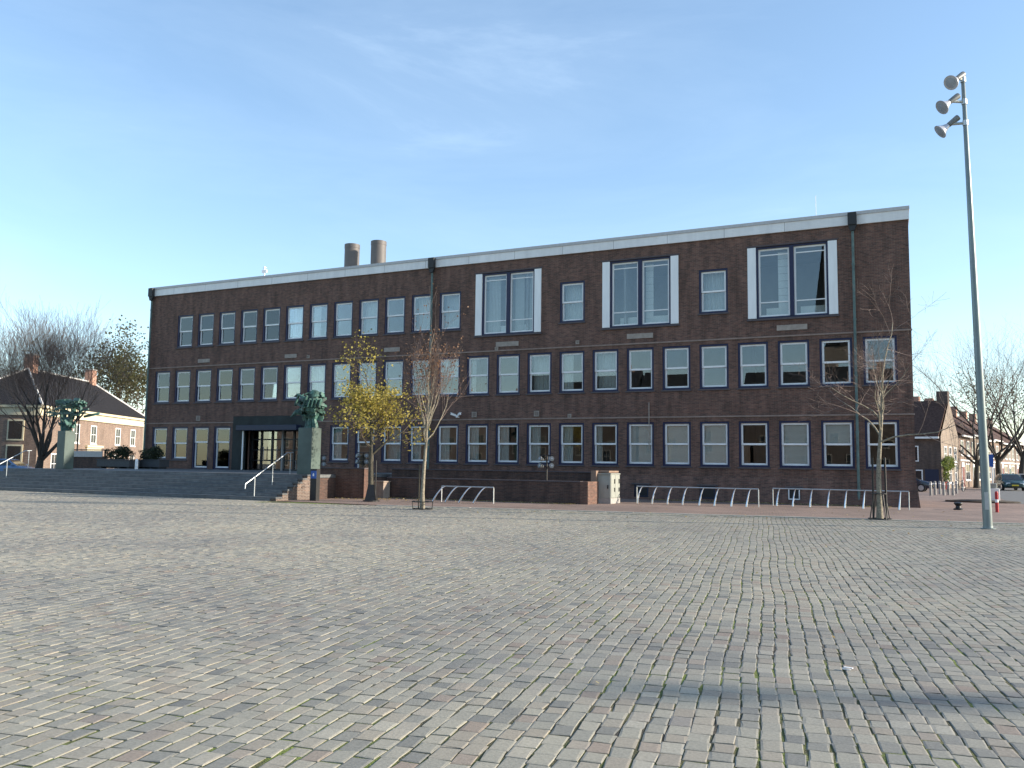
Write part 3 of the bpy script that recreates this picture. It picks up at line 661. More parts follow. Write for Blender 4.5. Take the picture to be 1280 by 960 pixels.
handrail('right hand steel handrail leading up beside the right sculpture', -25.55, (-13.75, -12.65, -11.5))
handrail('left hand steel handrail leading up beside the left sculpture', -43.75, (-13.8, -12.7, -11.5))

# ------------------------------------------------------------------ sculptures
def plate(b, c, sx, sy, sz, rot, bend=0.0, n=6):
    from mathutils import Euler
    R = Euler(rot).to_matrix(); vs = []
    for side in (-1, 1):
        for j in range(2):
            for i in range(n+1):
                x = (i/n-.5)*sx; y = bend*(x/sx*2)**2*sx*.5 + side*sy/2; z = (j-.5)*sz*(1-.25*abs(i/n-.5))
                vs.append(Vector(c)+R@Vector((x, y, z)))
    m = n+1; fs = []
    for i in range(n):
        fs += [(i, i+1, m+i+1, m+i), (2*m+i+1, 2*m+i, 3*m+i, 3*m+i+1), (i+1, i, 2*m+i, 2*m+i+1), (m+i, m+i+1, 3*m+i+1, 3*m+i)]
    fs += [(0, m, 3*m, 2*m), (n, 2*m+n, 3*m+n, m+n)]
    b.add(vs, fs)
rs = random.Random(21)
sx_, sy_ = on_y(379.5, 590, -11.6).x, -11.15
sR = thing('sculpture', 'green bronze sculpture with a round head of plates beside the portal', 'sculpture', (sx_, sy_, TZ), 0, 'green bronze sculptures on pillars')
b = MB(); b.box(on_y(371, 590, -11.6).x, on_y(388.5, 590, -11.6).x, -11.6, -10.95, TZ, TZ+2.1); b.build('pedestal', 'ped', sR, bevel=.015)
b = MB(); zc = TZ+3.22
b.tube([(sx_-.1, sy_, TZ+2.1), (sx_-.05, sy_, TZ+2.5), (sx_+.05, sy_, TZ+2.9)], [.2, .15, .28], 9)
b.tube([(sx_+.22, sy_, TZ+2.1), (sx_+.16, sy_-.05, TZ+2.5), (sx_+.3, sy_, TZ+2.95)], [.14, .12, .2], 8)
b.tube([(sx_-.3, sy_-.05, TZ+2.1), (sx_-.28, sy_, TZ+2.4), (sx_-.5, sy_, TZ+2.85)], [.07, .06, .1], 7)
b.lathe([(.05, -.02), (.34, .06), (.42, .3), (.36, .52), (.1, .62)], 12, mtx=Matrix.Translation((sx_, sy_, zc-.3)))
for k in range(44):
    a = rs.uniform(0, 2*math.pi); e = rs.uniform(-.9, 1.0); r = rs.uniform(.5, .66)
    c = Vector((sx_+r*1.12*math.cos(a)*math.cos(e), sy_+r*.75*math.sin(a)*math.cos(e), zc+r*.92*math.sin(e)))
    plate(b, c, rs.uniform(.3, .62), rs.uniform(.03, .06), rs.uniform(.10, .26), (rs.uniform(-.4, .4)-e*.6, rs.uniform(-.6, .6), a+math.pi/2+rs.uniform(-.25, .25)), rs.uniform(.15, .45))
# square dark opening framed by bars
q = Vector((sx_-.15, sy_-.62, zc+.08))
for dx, dz, sx2, sz2 in ((-.24, 0, .07, .5), (.24, 0, .07, .5), (0, .22, .5, .07), (0, -.22, .5, .07)): plate(b, q+Vector((dx, 0, dz)), sx2, .12, sz2, (0, .35, 0))
for k in range(4): plate(b, (sx_+.25+.14*k, sy_-.55+.08*k, zc-.02), .06, .12, .42, (0, .3, 0))
b.tube([(sx_-.5, sy_-.1, zc-.42), (sx_-.75, sy_-.2, zc-.40), (sx_-1.02, sy_-.25, zc-.62)], [.13, .12, .03], 7)
plate(b, (sx_-.72, sy_-.2, zc-.36), .6, .05, .16, (0, -.45, 0), .3)
for k in range(10):
    plate(b, (sx_+rs.uniform(-.5, .6), sy_+rs.uniform(-.3, .3), zc-.62+rs.uniform(-.18, .16)), rs.uniform(.3, .6), .05, rs.uniform(.1, .25), (rs.uniform(-.6, .6), rs.uniform(-.6, .6), rs.uniform(-.6, .6)), .3)
b.build('bronze_form', 'bronze', sR)
lx, ly = on_y(71, 584, -11.6).x, -11.15
sL = thing('sculpture', 'green bronze sculpture of wide tangled bars beside the left handrail', 'sculpture', (lx, ly, TZ), 0, 'green bronze sculptures on pillars')
b = MB(); b.box(lx-.31, lx+.31, ly-.3, ly+.3, TZ, TZ+2.05); b.build('pedestal', 'ped', sL, bevel=.015)
b = MB(); zb = TZ+2.05
for (x0, x1, z) in ((-.45, -.95, 1.25), (.3, 1.0, 1.1), (-.15, -.3, 1.4), (.05, .55, 1.3)):
    b.tube([(lx+x0*.7, ly, zb-.02), (lx+x0*1.1, ly+rs.uniform(-.2, .2), zb+.5), (lx+x1*.75, ly+rs.uniform(-.2, .2), zb+z)], [.12, .1, .09], 7)
for k in range(20):
    x = rs.uniform(-.9, 1.2); z = zb+rs.uniform(.75, 1.75)
    plate(b, (lx+x, ly+rs.uniform(-.4, .4), z), rs.uniform(.5, 1.1), rs.uniform(.05, .1), rs.uniform(.07, .17), (rs.uniform(-.4, .4), rs.uniform(-.25, .25), rs.uniform(-.5, .5)), rs.uniform(-.4, .4))
for k in range(16): plate(b, (lx+rs.uniform(-.35, .55), ly+rs.uniform(-.25, .25), zb+rs.uniform(.2, 1.0)), rs.uniform(.3, .6), rs.uniform(.05, .1), rs.uniform(.1, .24), (rs.uniform(-.7, .7), rs.uniform(-1.2, 1.2), rs.uniform(-.6, .6)), rs.uniform(-.3, .4))
for z in (.95, 1.28, 1.58): plate(b, (lx+.1, ly-.1, zb+z), 2.3, .09, .13, (0, rs.uniform(-.06, .06), rs.uniform(-.1, .1)), .15)
plate(b, (lx-1.3, ly, zb+1.0), .8, .07, .1, (0, .05, 0)); plate(b, (lx-1.25, ly, zb+.85), .6, .07, .07, (0, -.08, 0))
for k in range(9):
    a = k/9*2*math.pi; plate(b, (lx+.95+.33*math.cos(a), ly-.2, zb+1.12+.28*math.sin(a)), .3, .12, .08, (0, -a-math.pi/2, 0))
b.build('bronze_form', 'bronze', sL)

# ------------------------------------------------------------------ trees
def tree_parts(seed, h, trunk_h, r0, spread, levels=4, kids_n=(3, 5), up=0.25, ang=(30, 55), lean=(0, 0), gnarl=.12, low=0.45, leader=True, shrink=(.55, .75)):
    rg = random.Random(seed); segs = []; tips = []
    def branch(p, d, length, r, lvl):
        n = 5 if lvl < 2 else 4 if lvl == 2 else 3
        pts = [p.copy()]; rads = [r]
        for i in range(n):
            d = (d + Vector((rg.gauss(0, gnarl), rg.gauss(0, gnarl), rg.gauss(0, gnarl*.6)+up*(.35 if lvl else .1)))).normalized()
            p = p + d*(length/n); pts.append(p.copy()); rads.append(r*(1-.62*(i+1)/n))
        segs.append((lvl, pts, rads))
        if lvl >= levels: tips.append((p.copy(), d.copy())); tips.append(((pts[1]+pts[2])/2, d.copy())); return
        k = rg.randint(*kids_n)
        for j in range(k):
            t = low + (1-low)*(j+rg.random()*.8)/k; t = min(t, .98); i = min(int(t*n), n-1); q = pts[i].lerp(pts[i+1], t*n-i)
            a = RAD(rg.uniform(*ang)); az = j*2.4+rg.uniform(-.5, .5)+lvl
            o = d.orthogonal().normalized(); w_ = d.cross(o); dd = d*math.cos(a) + (o*math.cos(az)+w_*math.sin(az))*math.sin(a)
            branch(q, dd.normalized(), length*rg.uniform(*shrink)*spread, rads[i]*rg.uniform(.45, .62), lvl+1)
        if lvl and lvl < levels: branch(p, d, length*.55, rads[-1], lvl+1)
    root = Vector((0, 0, -.05)); d = Vector((lean[0], lean[1], 1)).normalized()
    pts = [root]; rads = [r0*1.25]; n = 7
    H = h*.62 if leader else trunk_h
    p = root
    for i in range(n):
        d = (d+Vector((rg.gauss(0, gnarl*.22), rg.gauss(0, gnarl*.22), .05))).normalized(); p = p+d*(H/n); pts.append(p.copy()); rads.append(r0*(1-(.7 if leader else .35)*(i+1)/n))
    segs.append((0, pts, rads))
    k = int((kids_n[1]+1)*2.2) if leader else kids_n[1]+2
    for j in range(k):
        t = (trunk_h/H) + (1-trunk_h/H)*(j+.5*rg.random())/k if leader else 1-.22*rg.random()
        t = min(t, .99); i = min(int(t*n), n-1); q = pts[i].lerp(pts[i+1], t*n-i)
        az = j*2.4+rg.uniform(-.4, .4); a = RAD(rg.uniform(*ang))*(1 if not leader else 1.15-.5*(j/k))
        dd = Vector((math.cos(az)*math.sin(a), math.sin(az)*math.sin(a), math.cos(a)))
        branch(q, dd, (h-q.z)*rg.uniform(.42, .6)*spread if not leader else (h-trunk_h)*rg.uniform(.35, .5)*spread*(1.15-.55*j/k), max(rads[i]*.55, r0*.16), 1)
    if leader: branch(p, d, (h-H)*.8, rads[-1], 1)
    return segs, tips
def make_tree(name, label, loc, seed, bark, twig, leaf=None, leaf_n=0, leaf_s=.1, leaf_low=None, group=None, thin=.03, drop=0.0, rmin=.0035, **kw):
    t = thing(name, label, 'tree', loc, 0, group); segs, tips = tree_parts(seed, **kw); rg = random.Random(seed+1)
    a, c = MB(), MB()
    for lvl, pts, rads in segs:
        big = lvl <= 1 or rads[0] > thin
        n = 10 if lvl == 0 else 6 if rads[0] > .06 else 4 if rads[0] > .018 else 3
        (a if big else c).tube(pts, [max(r, rmin) for r in rads], n, bark if big else twig, caps=False)
    a.build('trunk', None, t, local=True, smooth=True)
    if leaf:
        for k in range(leaf_n):
            p, d = rg.choice(tips)
            if leaf_low and p.z > leaf_low*rg.uniform(.75, 1.15): continue
            p = p + Vector((rg.gauss(0, leaf_s*1.6), rg.gauss(0, leaf_s*1.6), rg.gauss(0, leaf_s*1.6)-.04))
            u_ = Vector((rg.gauss(0, 1), rg.gauss(0, 1), rg.gauss(0, 1))).normalized(); v_ = u_.orthogonal().normalized(); s = leaf_s*rg.uniform(.5, 1.15)
            c.add([p-u_*s*.5, p+v_*s*.33, p+u_*s*.5, p-v_*s*.33], [(0, 1, 2, 3)], leaf, rg.random())
    if c.v: c.build('crown', None, t, local=True)
    return t
pT = ground(1100, 649.5); tR = make_tree('plaza_tree', 'bare young tree with stakes in front of the building corner', (pT.x, pT.y, 0), 4, 'palebark', 'twigpink', h=7.3, trunk_h=2.6, r0=.10, spread=.88, levels=4, kids_n=(2, 4), up=.12, ang=(34, 62), gnarl=.2, lean=(.0, 0), thin=.016)
pM = ground(528, 637); tM = make_tree('plaza_tree', 'slender pale-barked tree with sparse russet leaves beside the short rack', (pM.x, pM.y, 0), 9, 'palebark', 'twigpink', 'russetleaf', 950, .09, h=7.0, trunk_h=2.05, r0=.082, spread=.84, levels=3, kids_n=(3, 6), up=.42, ang=(22, 44), gnarl=.12, thin=.012)
pL = ground(464, 627); tL = make_tree('plaza_tree', 'leafy yellow autumn tree in front of the brick wall block', (pL.x, pL.y, 0), 12, 'bark', 'twig', 'yellowleaf', 4200, .125, h=6.45, trunk_h=2.0, r0=.15, spread=.74, levels=3, kids_n=(3, 5), up=.25, ang=(32, 62), gnarl=.14, thin=.03)
for o in (tR, tM, tL): o['group'] = 'young plaza trees'
# tree guards
def guard(p, label, kind):
    t = thing('tree_guard', label, 'tree guard', p, 0, 'guards round the plaza trees')
    if kind == 'cone':
        b = MB()
        for k in range(4):
            a = k*math.pi/2+.4
            b.add([(.34*math.cos(a-.75), .34*math.sin(a-.75), 0), (.34*math.cos(a+.75), .34*math.sin(a+.75), 0), (.17*math.cos(a+.75), .17*math.sin(a+.75), .72), (.17*math.cos(a-.75), .17*math.sin(a-.75), .72)] +
                  [(.32*math.cos(a-.75), .32*math.sin(a-.75), 0), (.32*math.cos(a+.75), .32*math.sin(a+.75), 0), (.155*math.cos(a+.75), .155*math.sin(a+.75), .72), (.155*math.cos(a-.75), .155*math.sin(a-.75), .72)],
                  [(0, 1, 2, 3), (7, 6, 5, 4), (0, 3, 7, 4), (1, 5, 6, 2), (3, 2, 6, 7)])
        b.build('skirt', 'black', t, local=True)
        b = MB(); b.lathe([(.36, 0), (.36, .05), (.3, .05)], 16); b.build('ring', 'black', t, local=True)
        for k in range(2): b = MB(); b.tube([(.17-.34*k, .05, .1), (.17-.34*k, .05, 1.75)], .03, 6); b.build('stake', 'black', t, local=True)
    else:
        hh = .72 if kind == 'ring' else .85
        for z, r in ((.03, .36), (hh, .22)) if kind == 'stake' else ((.03, .34), (.28, .36)):
            b = MB(); b.tube([(r*math.cos(k*math.pi/8), r*math.sin(k*math.pi/8), z) for k in range(17)], .018, 6, caps=False); b.build('ring', 'black', t, local=True)
        for k in range(4):
            a = k*math.pi/2+.6; b = MB(); b.tube([(.36*math.cos(a), .36*math.sin(a), 0), (.2*math.cos(a), .2*math.sin(a), hh)] if kind == 'stake' else [(.34*math.cos(a), .34*math.sin(a), 0), (.37*math.cos(a), .37*math.sin(a), .3)], .018, 6); b.build('leg', 'black', t, local=True)
        for s in (-1, 1) if kind == 'stake' else (-1,):
            b = MB(); b.tube([(.2*s, .05, 0), (.19*s, .05, 2.05 if kind == 'stake' else 1.6)], .035 if kind == 'stake' else .022, 7); b.build('stake', 'black' if kind == 'stake' else 'bark', t, local=True)
guard((pT.x, pT.y, .005), 'black iron guard with two stakes round the bare corner tree', 'stake')
guard((pM.x, pM.y, .005), 'low black ring guard round the russet tree', 'ring')
guard((pL.x, pL.y, .005), 'flared black skirt guard round the yellow tree trunk', 'cone')

# ------------------------------------------------------------------ small things by the entrance
def spots(px, py, Y, label):
    p = on_y(px, py, Y); zb = {0: 0}.get(0)
    t = thing('spotlight_cluster', label, 'spotlights', (p.x, p.y, SPZ), 0, 'clusters of small floodlights on posts')
    h = p.z-SPZ
    b = MB(); b.tube([(0, 0, 0), (0, 0, h+.22)], .035, 8); b.build('post', 'black', t, local=True)
    b = MB(); b.tube([(-.34, 0, h+.2), (.34, 0, h+.2)], .022, 6); b.tube([(-.34, 0, h-.12), (.34, 0, h-.12)], .022, 6); b.build('crossbar', 'black', t, local=True)
    for x in (-.26, .26):
        for z in (h+.04, h-.26):
            m = Matrix.Translation((x, -.05, z)) @ Matrix.Rotation(RAD(75), 4, 'X') @ Matrix.Rotation(RAD(20*(1 if x > 0 else -1)), 4, 'Y')
            b = MB(); b.lathe([(.06, -.12), (.09, -.05), (.11, .1), (.10, .1)], 12, 'housingdk', m); b.lathe([(.098, .085), (.02, .104)], 12, 'lampglass', m); b.build('spotlight', None, t, local=True)
SPZ = 1.05; spots(401, 574, -7.6, 'four-lamp spotlight cluster beside the right sculpture pillar')
SPZ = 1.0; spots(454, 571, -6.8, 'four-lamp spotlight cluster left of the yellow tree')
SPZ = 0.95; spots(683.5, 575, -7.55, 'four-lamp spotlight cluster on the low ramp wall')
p = ground(393, 626)
t = thing('sign_post', 'dark upright post with a small blue sign at the stair end', 'sign post', (p.x, p.y, 0))
b = MB(); b.box(-.17, .17, -.12, .12, 0, 1.36); b.build('post', 'black', t, local=True, bevel=.01)
b = MB(); b.box(-.13, .15, -.135, -.122, .95, 1.28); s = b.build('sign', 'signblue', t, local=True)
b = MB(); b.add([(-.03, -.138, 1.05), (.05, -.138, 1.05), (.05, -.138, 1.13), (.01, -.138, 1.19), (-.03, -.138, 1.13)], [(0, 1, 2, 3, 4)]); b.build('emblem', 'white', s, local=True)
# planters with shrubs at the left end of the terrace
def leaf_cloud(b, c, rx, ry, rz, n, s, mat, rg):
    for k in range(n):
        a = rg.uniform(0, 6.283); e = math.asin(rg.uniform(-1, 1)); r = rg.uniform(.35, 1)**.5*(1+.22*math.sin(a*3+e*4))
        p = Vector((c[0]+rx*r*math.cos(a)*math.cos(e), c[1]+ry*r*math.sin(a)*math.cos(e), c[2]+rz*r*math.sin(e)))
        u_ = Vector((rg.gauss(0, 1), rg.gauss(0, 1), rg.gauss(0, 1))).normalized(); v_ = u_.orthogonal().normalized(); q = s*rg.uniform(.6, 1.2)
        b.add([p-u_*q*.5, p+v_*q*.3, p+u_*q*.5, p-v_*q*.3], [(0, 1, 2, 3)], mat, rg.random())
for k, (a, e) in enumerate(((127.5, 168), (173, 205))):
    Y = -4.2 if k == 0 else -3.2
    xa, xb = on_y(a, 582, Y).x, on_y(e, 582, Y).x
    t = thing('planter', ['long dark planter box at the left edge of the terrace', 'dark planter box below the leftmost facade windows'][k], 'planter', ((xa+xb)/2, Y, TZ), 0, 'dark planter boxes on the terrace')
    wd = (xb-xa)/2; b = MB(); b.box(-wd, wd, -.4, .4, .1, .52); b.box(-wd-.03, wd+.03, -.43, .43, .522, .58); b.build('box', 'planter', t, local=True, bevel=.01)
    for i in range(4): b = MB(); x = -wd*.85+i*wd*.56; b.box(x-.08, x+.08, -.3, .3, 0, .099); b.build('foot', 'planter', t, local=True)
    b = MB(); rg = random.Random(30+k)
    for i in range(12): x = rg.uniform(-wd*.8, wd*.8); b.tube([((xa+xb)/2+x, Y, TZ+.5), ((xa+xb)/2+x*1.05, Y+rg.uniform(-.2, .2), TZ+1.05)], [.02, .008], 4, 'twig')
    leaf_cloud(b, ((xa+xb)/2-.1*k, Y, TZ+.86), wd*.8, .45, .42, 1500, .11, 'shrubleaf', rg); leaf_cloud(b, ((xa+xb)/2+wd*.3, Y, TZ+1.1), wd*.35, .4, .33, 600, .11, 'shrubleaf', rg)
    o = b.build('shrub', None); tag(o, ['dark evergreen shrub in the long planter by the terrace edge', 'dark evergreen shrub in the planter under the leftmost windows'][k], 'shrub', 'shrubs in the planters')
p = ground(170, 586.5, TZ-.02); b = MB(); b.lathe([(.09, 0), (.085, .5), (.06, .58), (.03, .6)], 14, mtx=Matrix.Translation((p.x if False else on_y(170.5, 585, -6.5).x, -6.5, TZ)))
tag(b.build('bollard', 'white', smooth=True), 'short white bollard between the two planters', 'bollard')
# low wall with grey panel at the terrace end
xa, xb = on_y(82, 580, 3.0).x, on_y(129, 580, 3.0).x
b = MB(); b.box(xa, xb, 3.0, 3.3, 0, TZ+.78); o = b.build('brick_wall', 'lowwall'); tag(o, 'low dark brick wall with grey panel beyond the left sculpture', 'wall'); WORLD[o.name] = o.location.copy()
b = MB(); b.box(xa-.1, xb+.1, 2.96, 3.34, TZ+1.22, TZ+1.30); b.box(xa, xa+.08, 3.1, 3.2, TZ+.78, TZ+1.22); b.box(xb-.08, xb, 3.1, 3.2, TZ+.78, TZ+1.22); b.build('top_rail', 'black', o)
b = MB(); b.box(xa+.62, xb-.1, 2.93, 2.99, TZ+.72, TZ+1.18); b.build('panel', 'coping', o)
q = on_y(95.5, 578, 4.5); b = MB(); b.tube([(q.x, 4.5, 0), (q.x, 4.5, 5.6)], [.06, .045], 8); tag(b.build('flagpole', 'black', smooth=True), 'thin dark bare pole before the sunlit old house', 'pole')

# ------------------------------------------------------------------ lamp masts
def mast(label, loc, h, heads):
    t = thing('floodlight_mast', label, 'lamp mast', loc, 0, 'tall floodlight masts on the square')
    b = MB(); b.lathe([(.125, 0), (.124, .5), (.108, 4), (.078, 9.5), (.055, h), (.03, h+.03)], 24); b.build('pole', 'pole', t, local=True, smooth=True)
    b = MB(); b.box(-.05, .05, -.132, -.10, .55, 1.05); b.build('hatch', 'galv', t, local=True)
    b = MB(); b.lathe([(.20, 0), (.20, .025), (.135, .03), (.128, .09)], 20); b.build('base_flange', 'pole', t, local=True)
    for z, arm, az, tilt in heads:
        d = Vector((math.cos(az), math.sin(az), 0))
        e = d*arm + Vector((0, 0, z))
        b = MB(); b.tube([(0, 0, z), tuple(e)], .045, 8); b.lathe([(.078, -.08), (.078, .08)], 12, mtx=Matrix.Translation((0, 0, z))); fl = b.build('bracket', 'galv', t, local=True, smooth=True)
        ax = (d*math.cos(tilt) - Vector((0, 0, 1))*math.sin(tilt)).normalized()
        m = Matrix.Translation(e + ax*.05) @ ax.to_track_quat('Z', 'X').to_matrix().to_4x4() @ Matrix.Scale(.74, 4)
        b = MB(); b.lathe([(.075, -.02), (.11, .05), (.17, .2), (.285, .37), (.305, .385), (.305, .41)], 24, 'housing', m)
        b.lathe([(.12, -.50), (.125, -.46), (.105, -.1), (.10, -.02)], 16, 'housingdk', m)
        o = b.build('floodlight', None, t, local=True, smooth=True)
        b = MB(); b.lathe([(.29, .395), (.15, .425), (.02, .44)], 24, mtx=m); b.build('lens', 'lampglass', o, local=True, smooth=True)
    t.rotation_euler = (0, RAD(-.9), 0); return t
pl = ground(1235, 661)
AZ = math.atan2(-RT.y, -RT.x)                      # the heads point across the square
H1 = 13.62
mast('tall grey-green floodlight mast with three lamps at the right of the square', (pl.x, pl.y, 0), H1,
     [(13.46, .24, AZ+.42, RAD(34)), (12.76, .44, AZ+.10, RAD(36)), (12.10, .44, AZ-.22, RAD(38))])
k = 13.32/math.tan(SUN_EL); sp = ground(905, 858)
mast('second floodlight mast further right casting its lamp shadows on the setts', (sp.x+math.cos(SUN_AZ)*k+.3, sp.y+math.sin(SUN_AZ)*k, 0), H1,
     [(13.46, .24, AZ+.42, RAD(34)), (12.76, .44, AZ+.10, RAD(36))])

# ------------------------------------------------------------------ right hand street furniture
p = ground(1198, 637.5); b = MB(); b.lathe([(.19, 0), (.19, .05), (.11, .09), (.095, .17), (.13, .22), (.17, .26), (.165, .31), (.05, .34)], 20, mtx=Matrix.Translation((p.x, p.y, 0)))
tag(b.build('mooring_bollard', 'black', smooth=True), 'squat black mushroom bollard on the brown paving', 'bollard')
p = ground(1246.5, 640.5); t = thing('marker_post', 'red and white striped marker post right of the lamp mast', 'post', (p.x, p.y, 0))
for z0, z1, m in ((0, .18, 'red'), (.182, .40, 'red'), (.402, .52, 'white'), (.522, .80, 'red')):
    if z0 == 0.182: continue
    b = MB(); b.lathe([(.062, z0), (.062, .40 if z0 == 0 else z1)], 14); b.build('band', m, t, local=True, smooth=True)
b = MB(); b.lathe([(.06, .801), (.05, .83), (.01, .85)], 14); b.build('cap', 'red', t, local=True, smooth=True)
p = ground(1241, 628.5); t = thing('litter_bin', 'white litter bin behind the lamp mast and striped post', 'bin', (p.x, p.y, 0))
b = MB(); b.box(-.32, .32, -.28, .28, .05, .75); b.build('body', 'white', t, local=True, bevel=.04)
b = MB(); b.box(-.28, .28, -.24, .24, 0, .05); b.build('base', 'black', t, local=True)
b = MB(); b.box(-.22, .22, -.2, .2, .752, 1.02); b.build('lid', 'cabgrey', t, local=True, bevel=.05)
p = ground(1241.5, 618); t = thing('street_sign', 'thin white sign pole with blue plate behind the lamp mast', 'sign', (p.x, p.y, 0))
b = MB(); b.tube([(0, 0, 0), (0, 0, 2.95)], .04, 8); b.build('pole', 'white', t, local=True)
b = MB(); b.box(-.32, .1, -.06, -.042, 1.95, 2.85); b.build('plate', 'signblue', t, local=True)
# tree shadow on the paving, put in as a low dark mound
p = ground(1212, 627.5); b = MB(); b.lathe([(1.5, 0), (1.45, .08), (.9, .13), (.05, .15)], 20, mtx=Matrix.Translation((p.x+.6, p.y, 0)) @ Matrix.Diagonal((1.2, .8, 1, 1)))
o = b.build('shadow_patch', 'shadepatch', kind='structure')
# bollards beside the corner house
bp = thing('bollard', 'leftmost pale bollard in the cluster by the corner house', 'bollard', tuple(ground(1163.5, 619.5)), 0, 'pale bollards at the mouth of the street')
b = MB(); b.lathe([(.085, 0), (.08, .85), (.07, .9), (.03, .92)], 12); b.build('shaft', 'concrete', bp, local=True, smooth=True)
b = MB(); b.lathe([(.088, .72), (.088, .78)], 12); b.build('band', 'white', bp, local=True, smooth=True)
for (px, py), lb in zip([(1169, 618.5), (1175, 617.8), (1180, 619.3), (1186, 619), (1191.5, 619.4), (1196, 617), (1203.5, 613.5)],
        ['second bollard from the left by the corner house', 'third bollard from the left by the corner house', 'fourth bollard from the left by the corner house', 'fifth bollard from the left by the corner house',
         'sixth bollard from the left by the corner house', 'next to last bollard near the ivy', 'rightmost and farthest bollard of the cluster']):
    dup(bp, tuple(ground(px, py)), 0, lb)
def bicycle(label, loc, rz, mat):
    t = thing('bicycle', label, 'bicycle', loc, rz, 'bicycles parked between the bollards')
    for x in (-.52, .52):
        b = MB(); b.tube([(x+.33*math.cos(k*math.pi/10), 0, .34+.33*math.sin(k*math.pi/10)) for k in range(21)], .022, 6, caps=False); o = b.build('wheel', 'rubber', t, local=True)
        b = MB()
        for k in range(6): b.tube([(x, 0, .34), (x+.32*math.cos(k*math.pi/3), 0, .34+.32*math.sin(k*math.pi/3))], .004, 3)
        b.build('spokes', 'galv', o, local=True)
    b = MB()
    for a, e in (((-.52, 0, .34), (-.05, 0, .32)), ((-.05, 0, .32), (-.2, 0, .85)), ((-.52, 0, .34), (-.18, 0, .78)), ((-.05, 0, .32), (.38, 0, .78)), ((-.18, 0, .76), (.37, 0, .82)), ((.52, 0, .34), (.36, 0, .95))): b.tube([a, e], .02, 6)
    b.build('frame', mat, t, local=True)
    b = MB(); b.tube([(.36, 0, .95), (.33, 0, 1.06)], .014, 6); b.tube([(.22, -.28, 1.05), (.36, -.18, 1.07), (.36, .18, 1.07), (.22, .28, 1.05)], .014, 6); b.build('handlebar', 'black', t, local=True)
    b = MB(); b.box(-.36, -.1, -.07, .07, .86, .92); b.build('saddle', 'black', t, local=True, bevel=.02)
g1 = ground(1183, 617); bicycle('red-framed bicycle parked among the bollards', (g1.x, g1.y, 0), RAD(75), 'red')
g1 = ground(1200, 614.5); bicycle('dark bicycle parked near the ivy covered house', (g1.x, g1.y, 0), RAD(60), 'black')

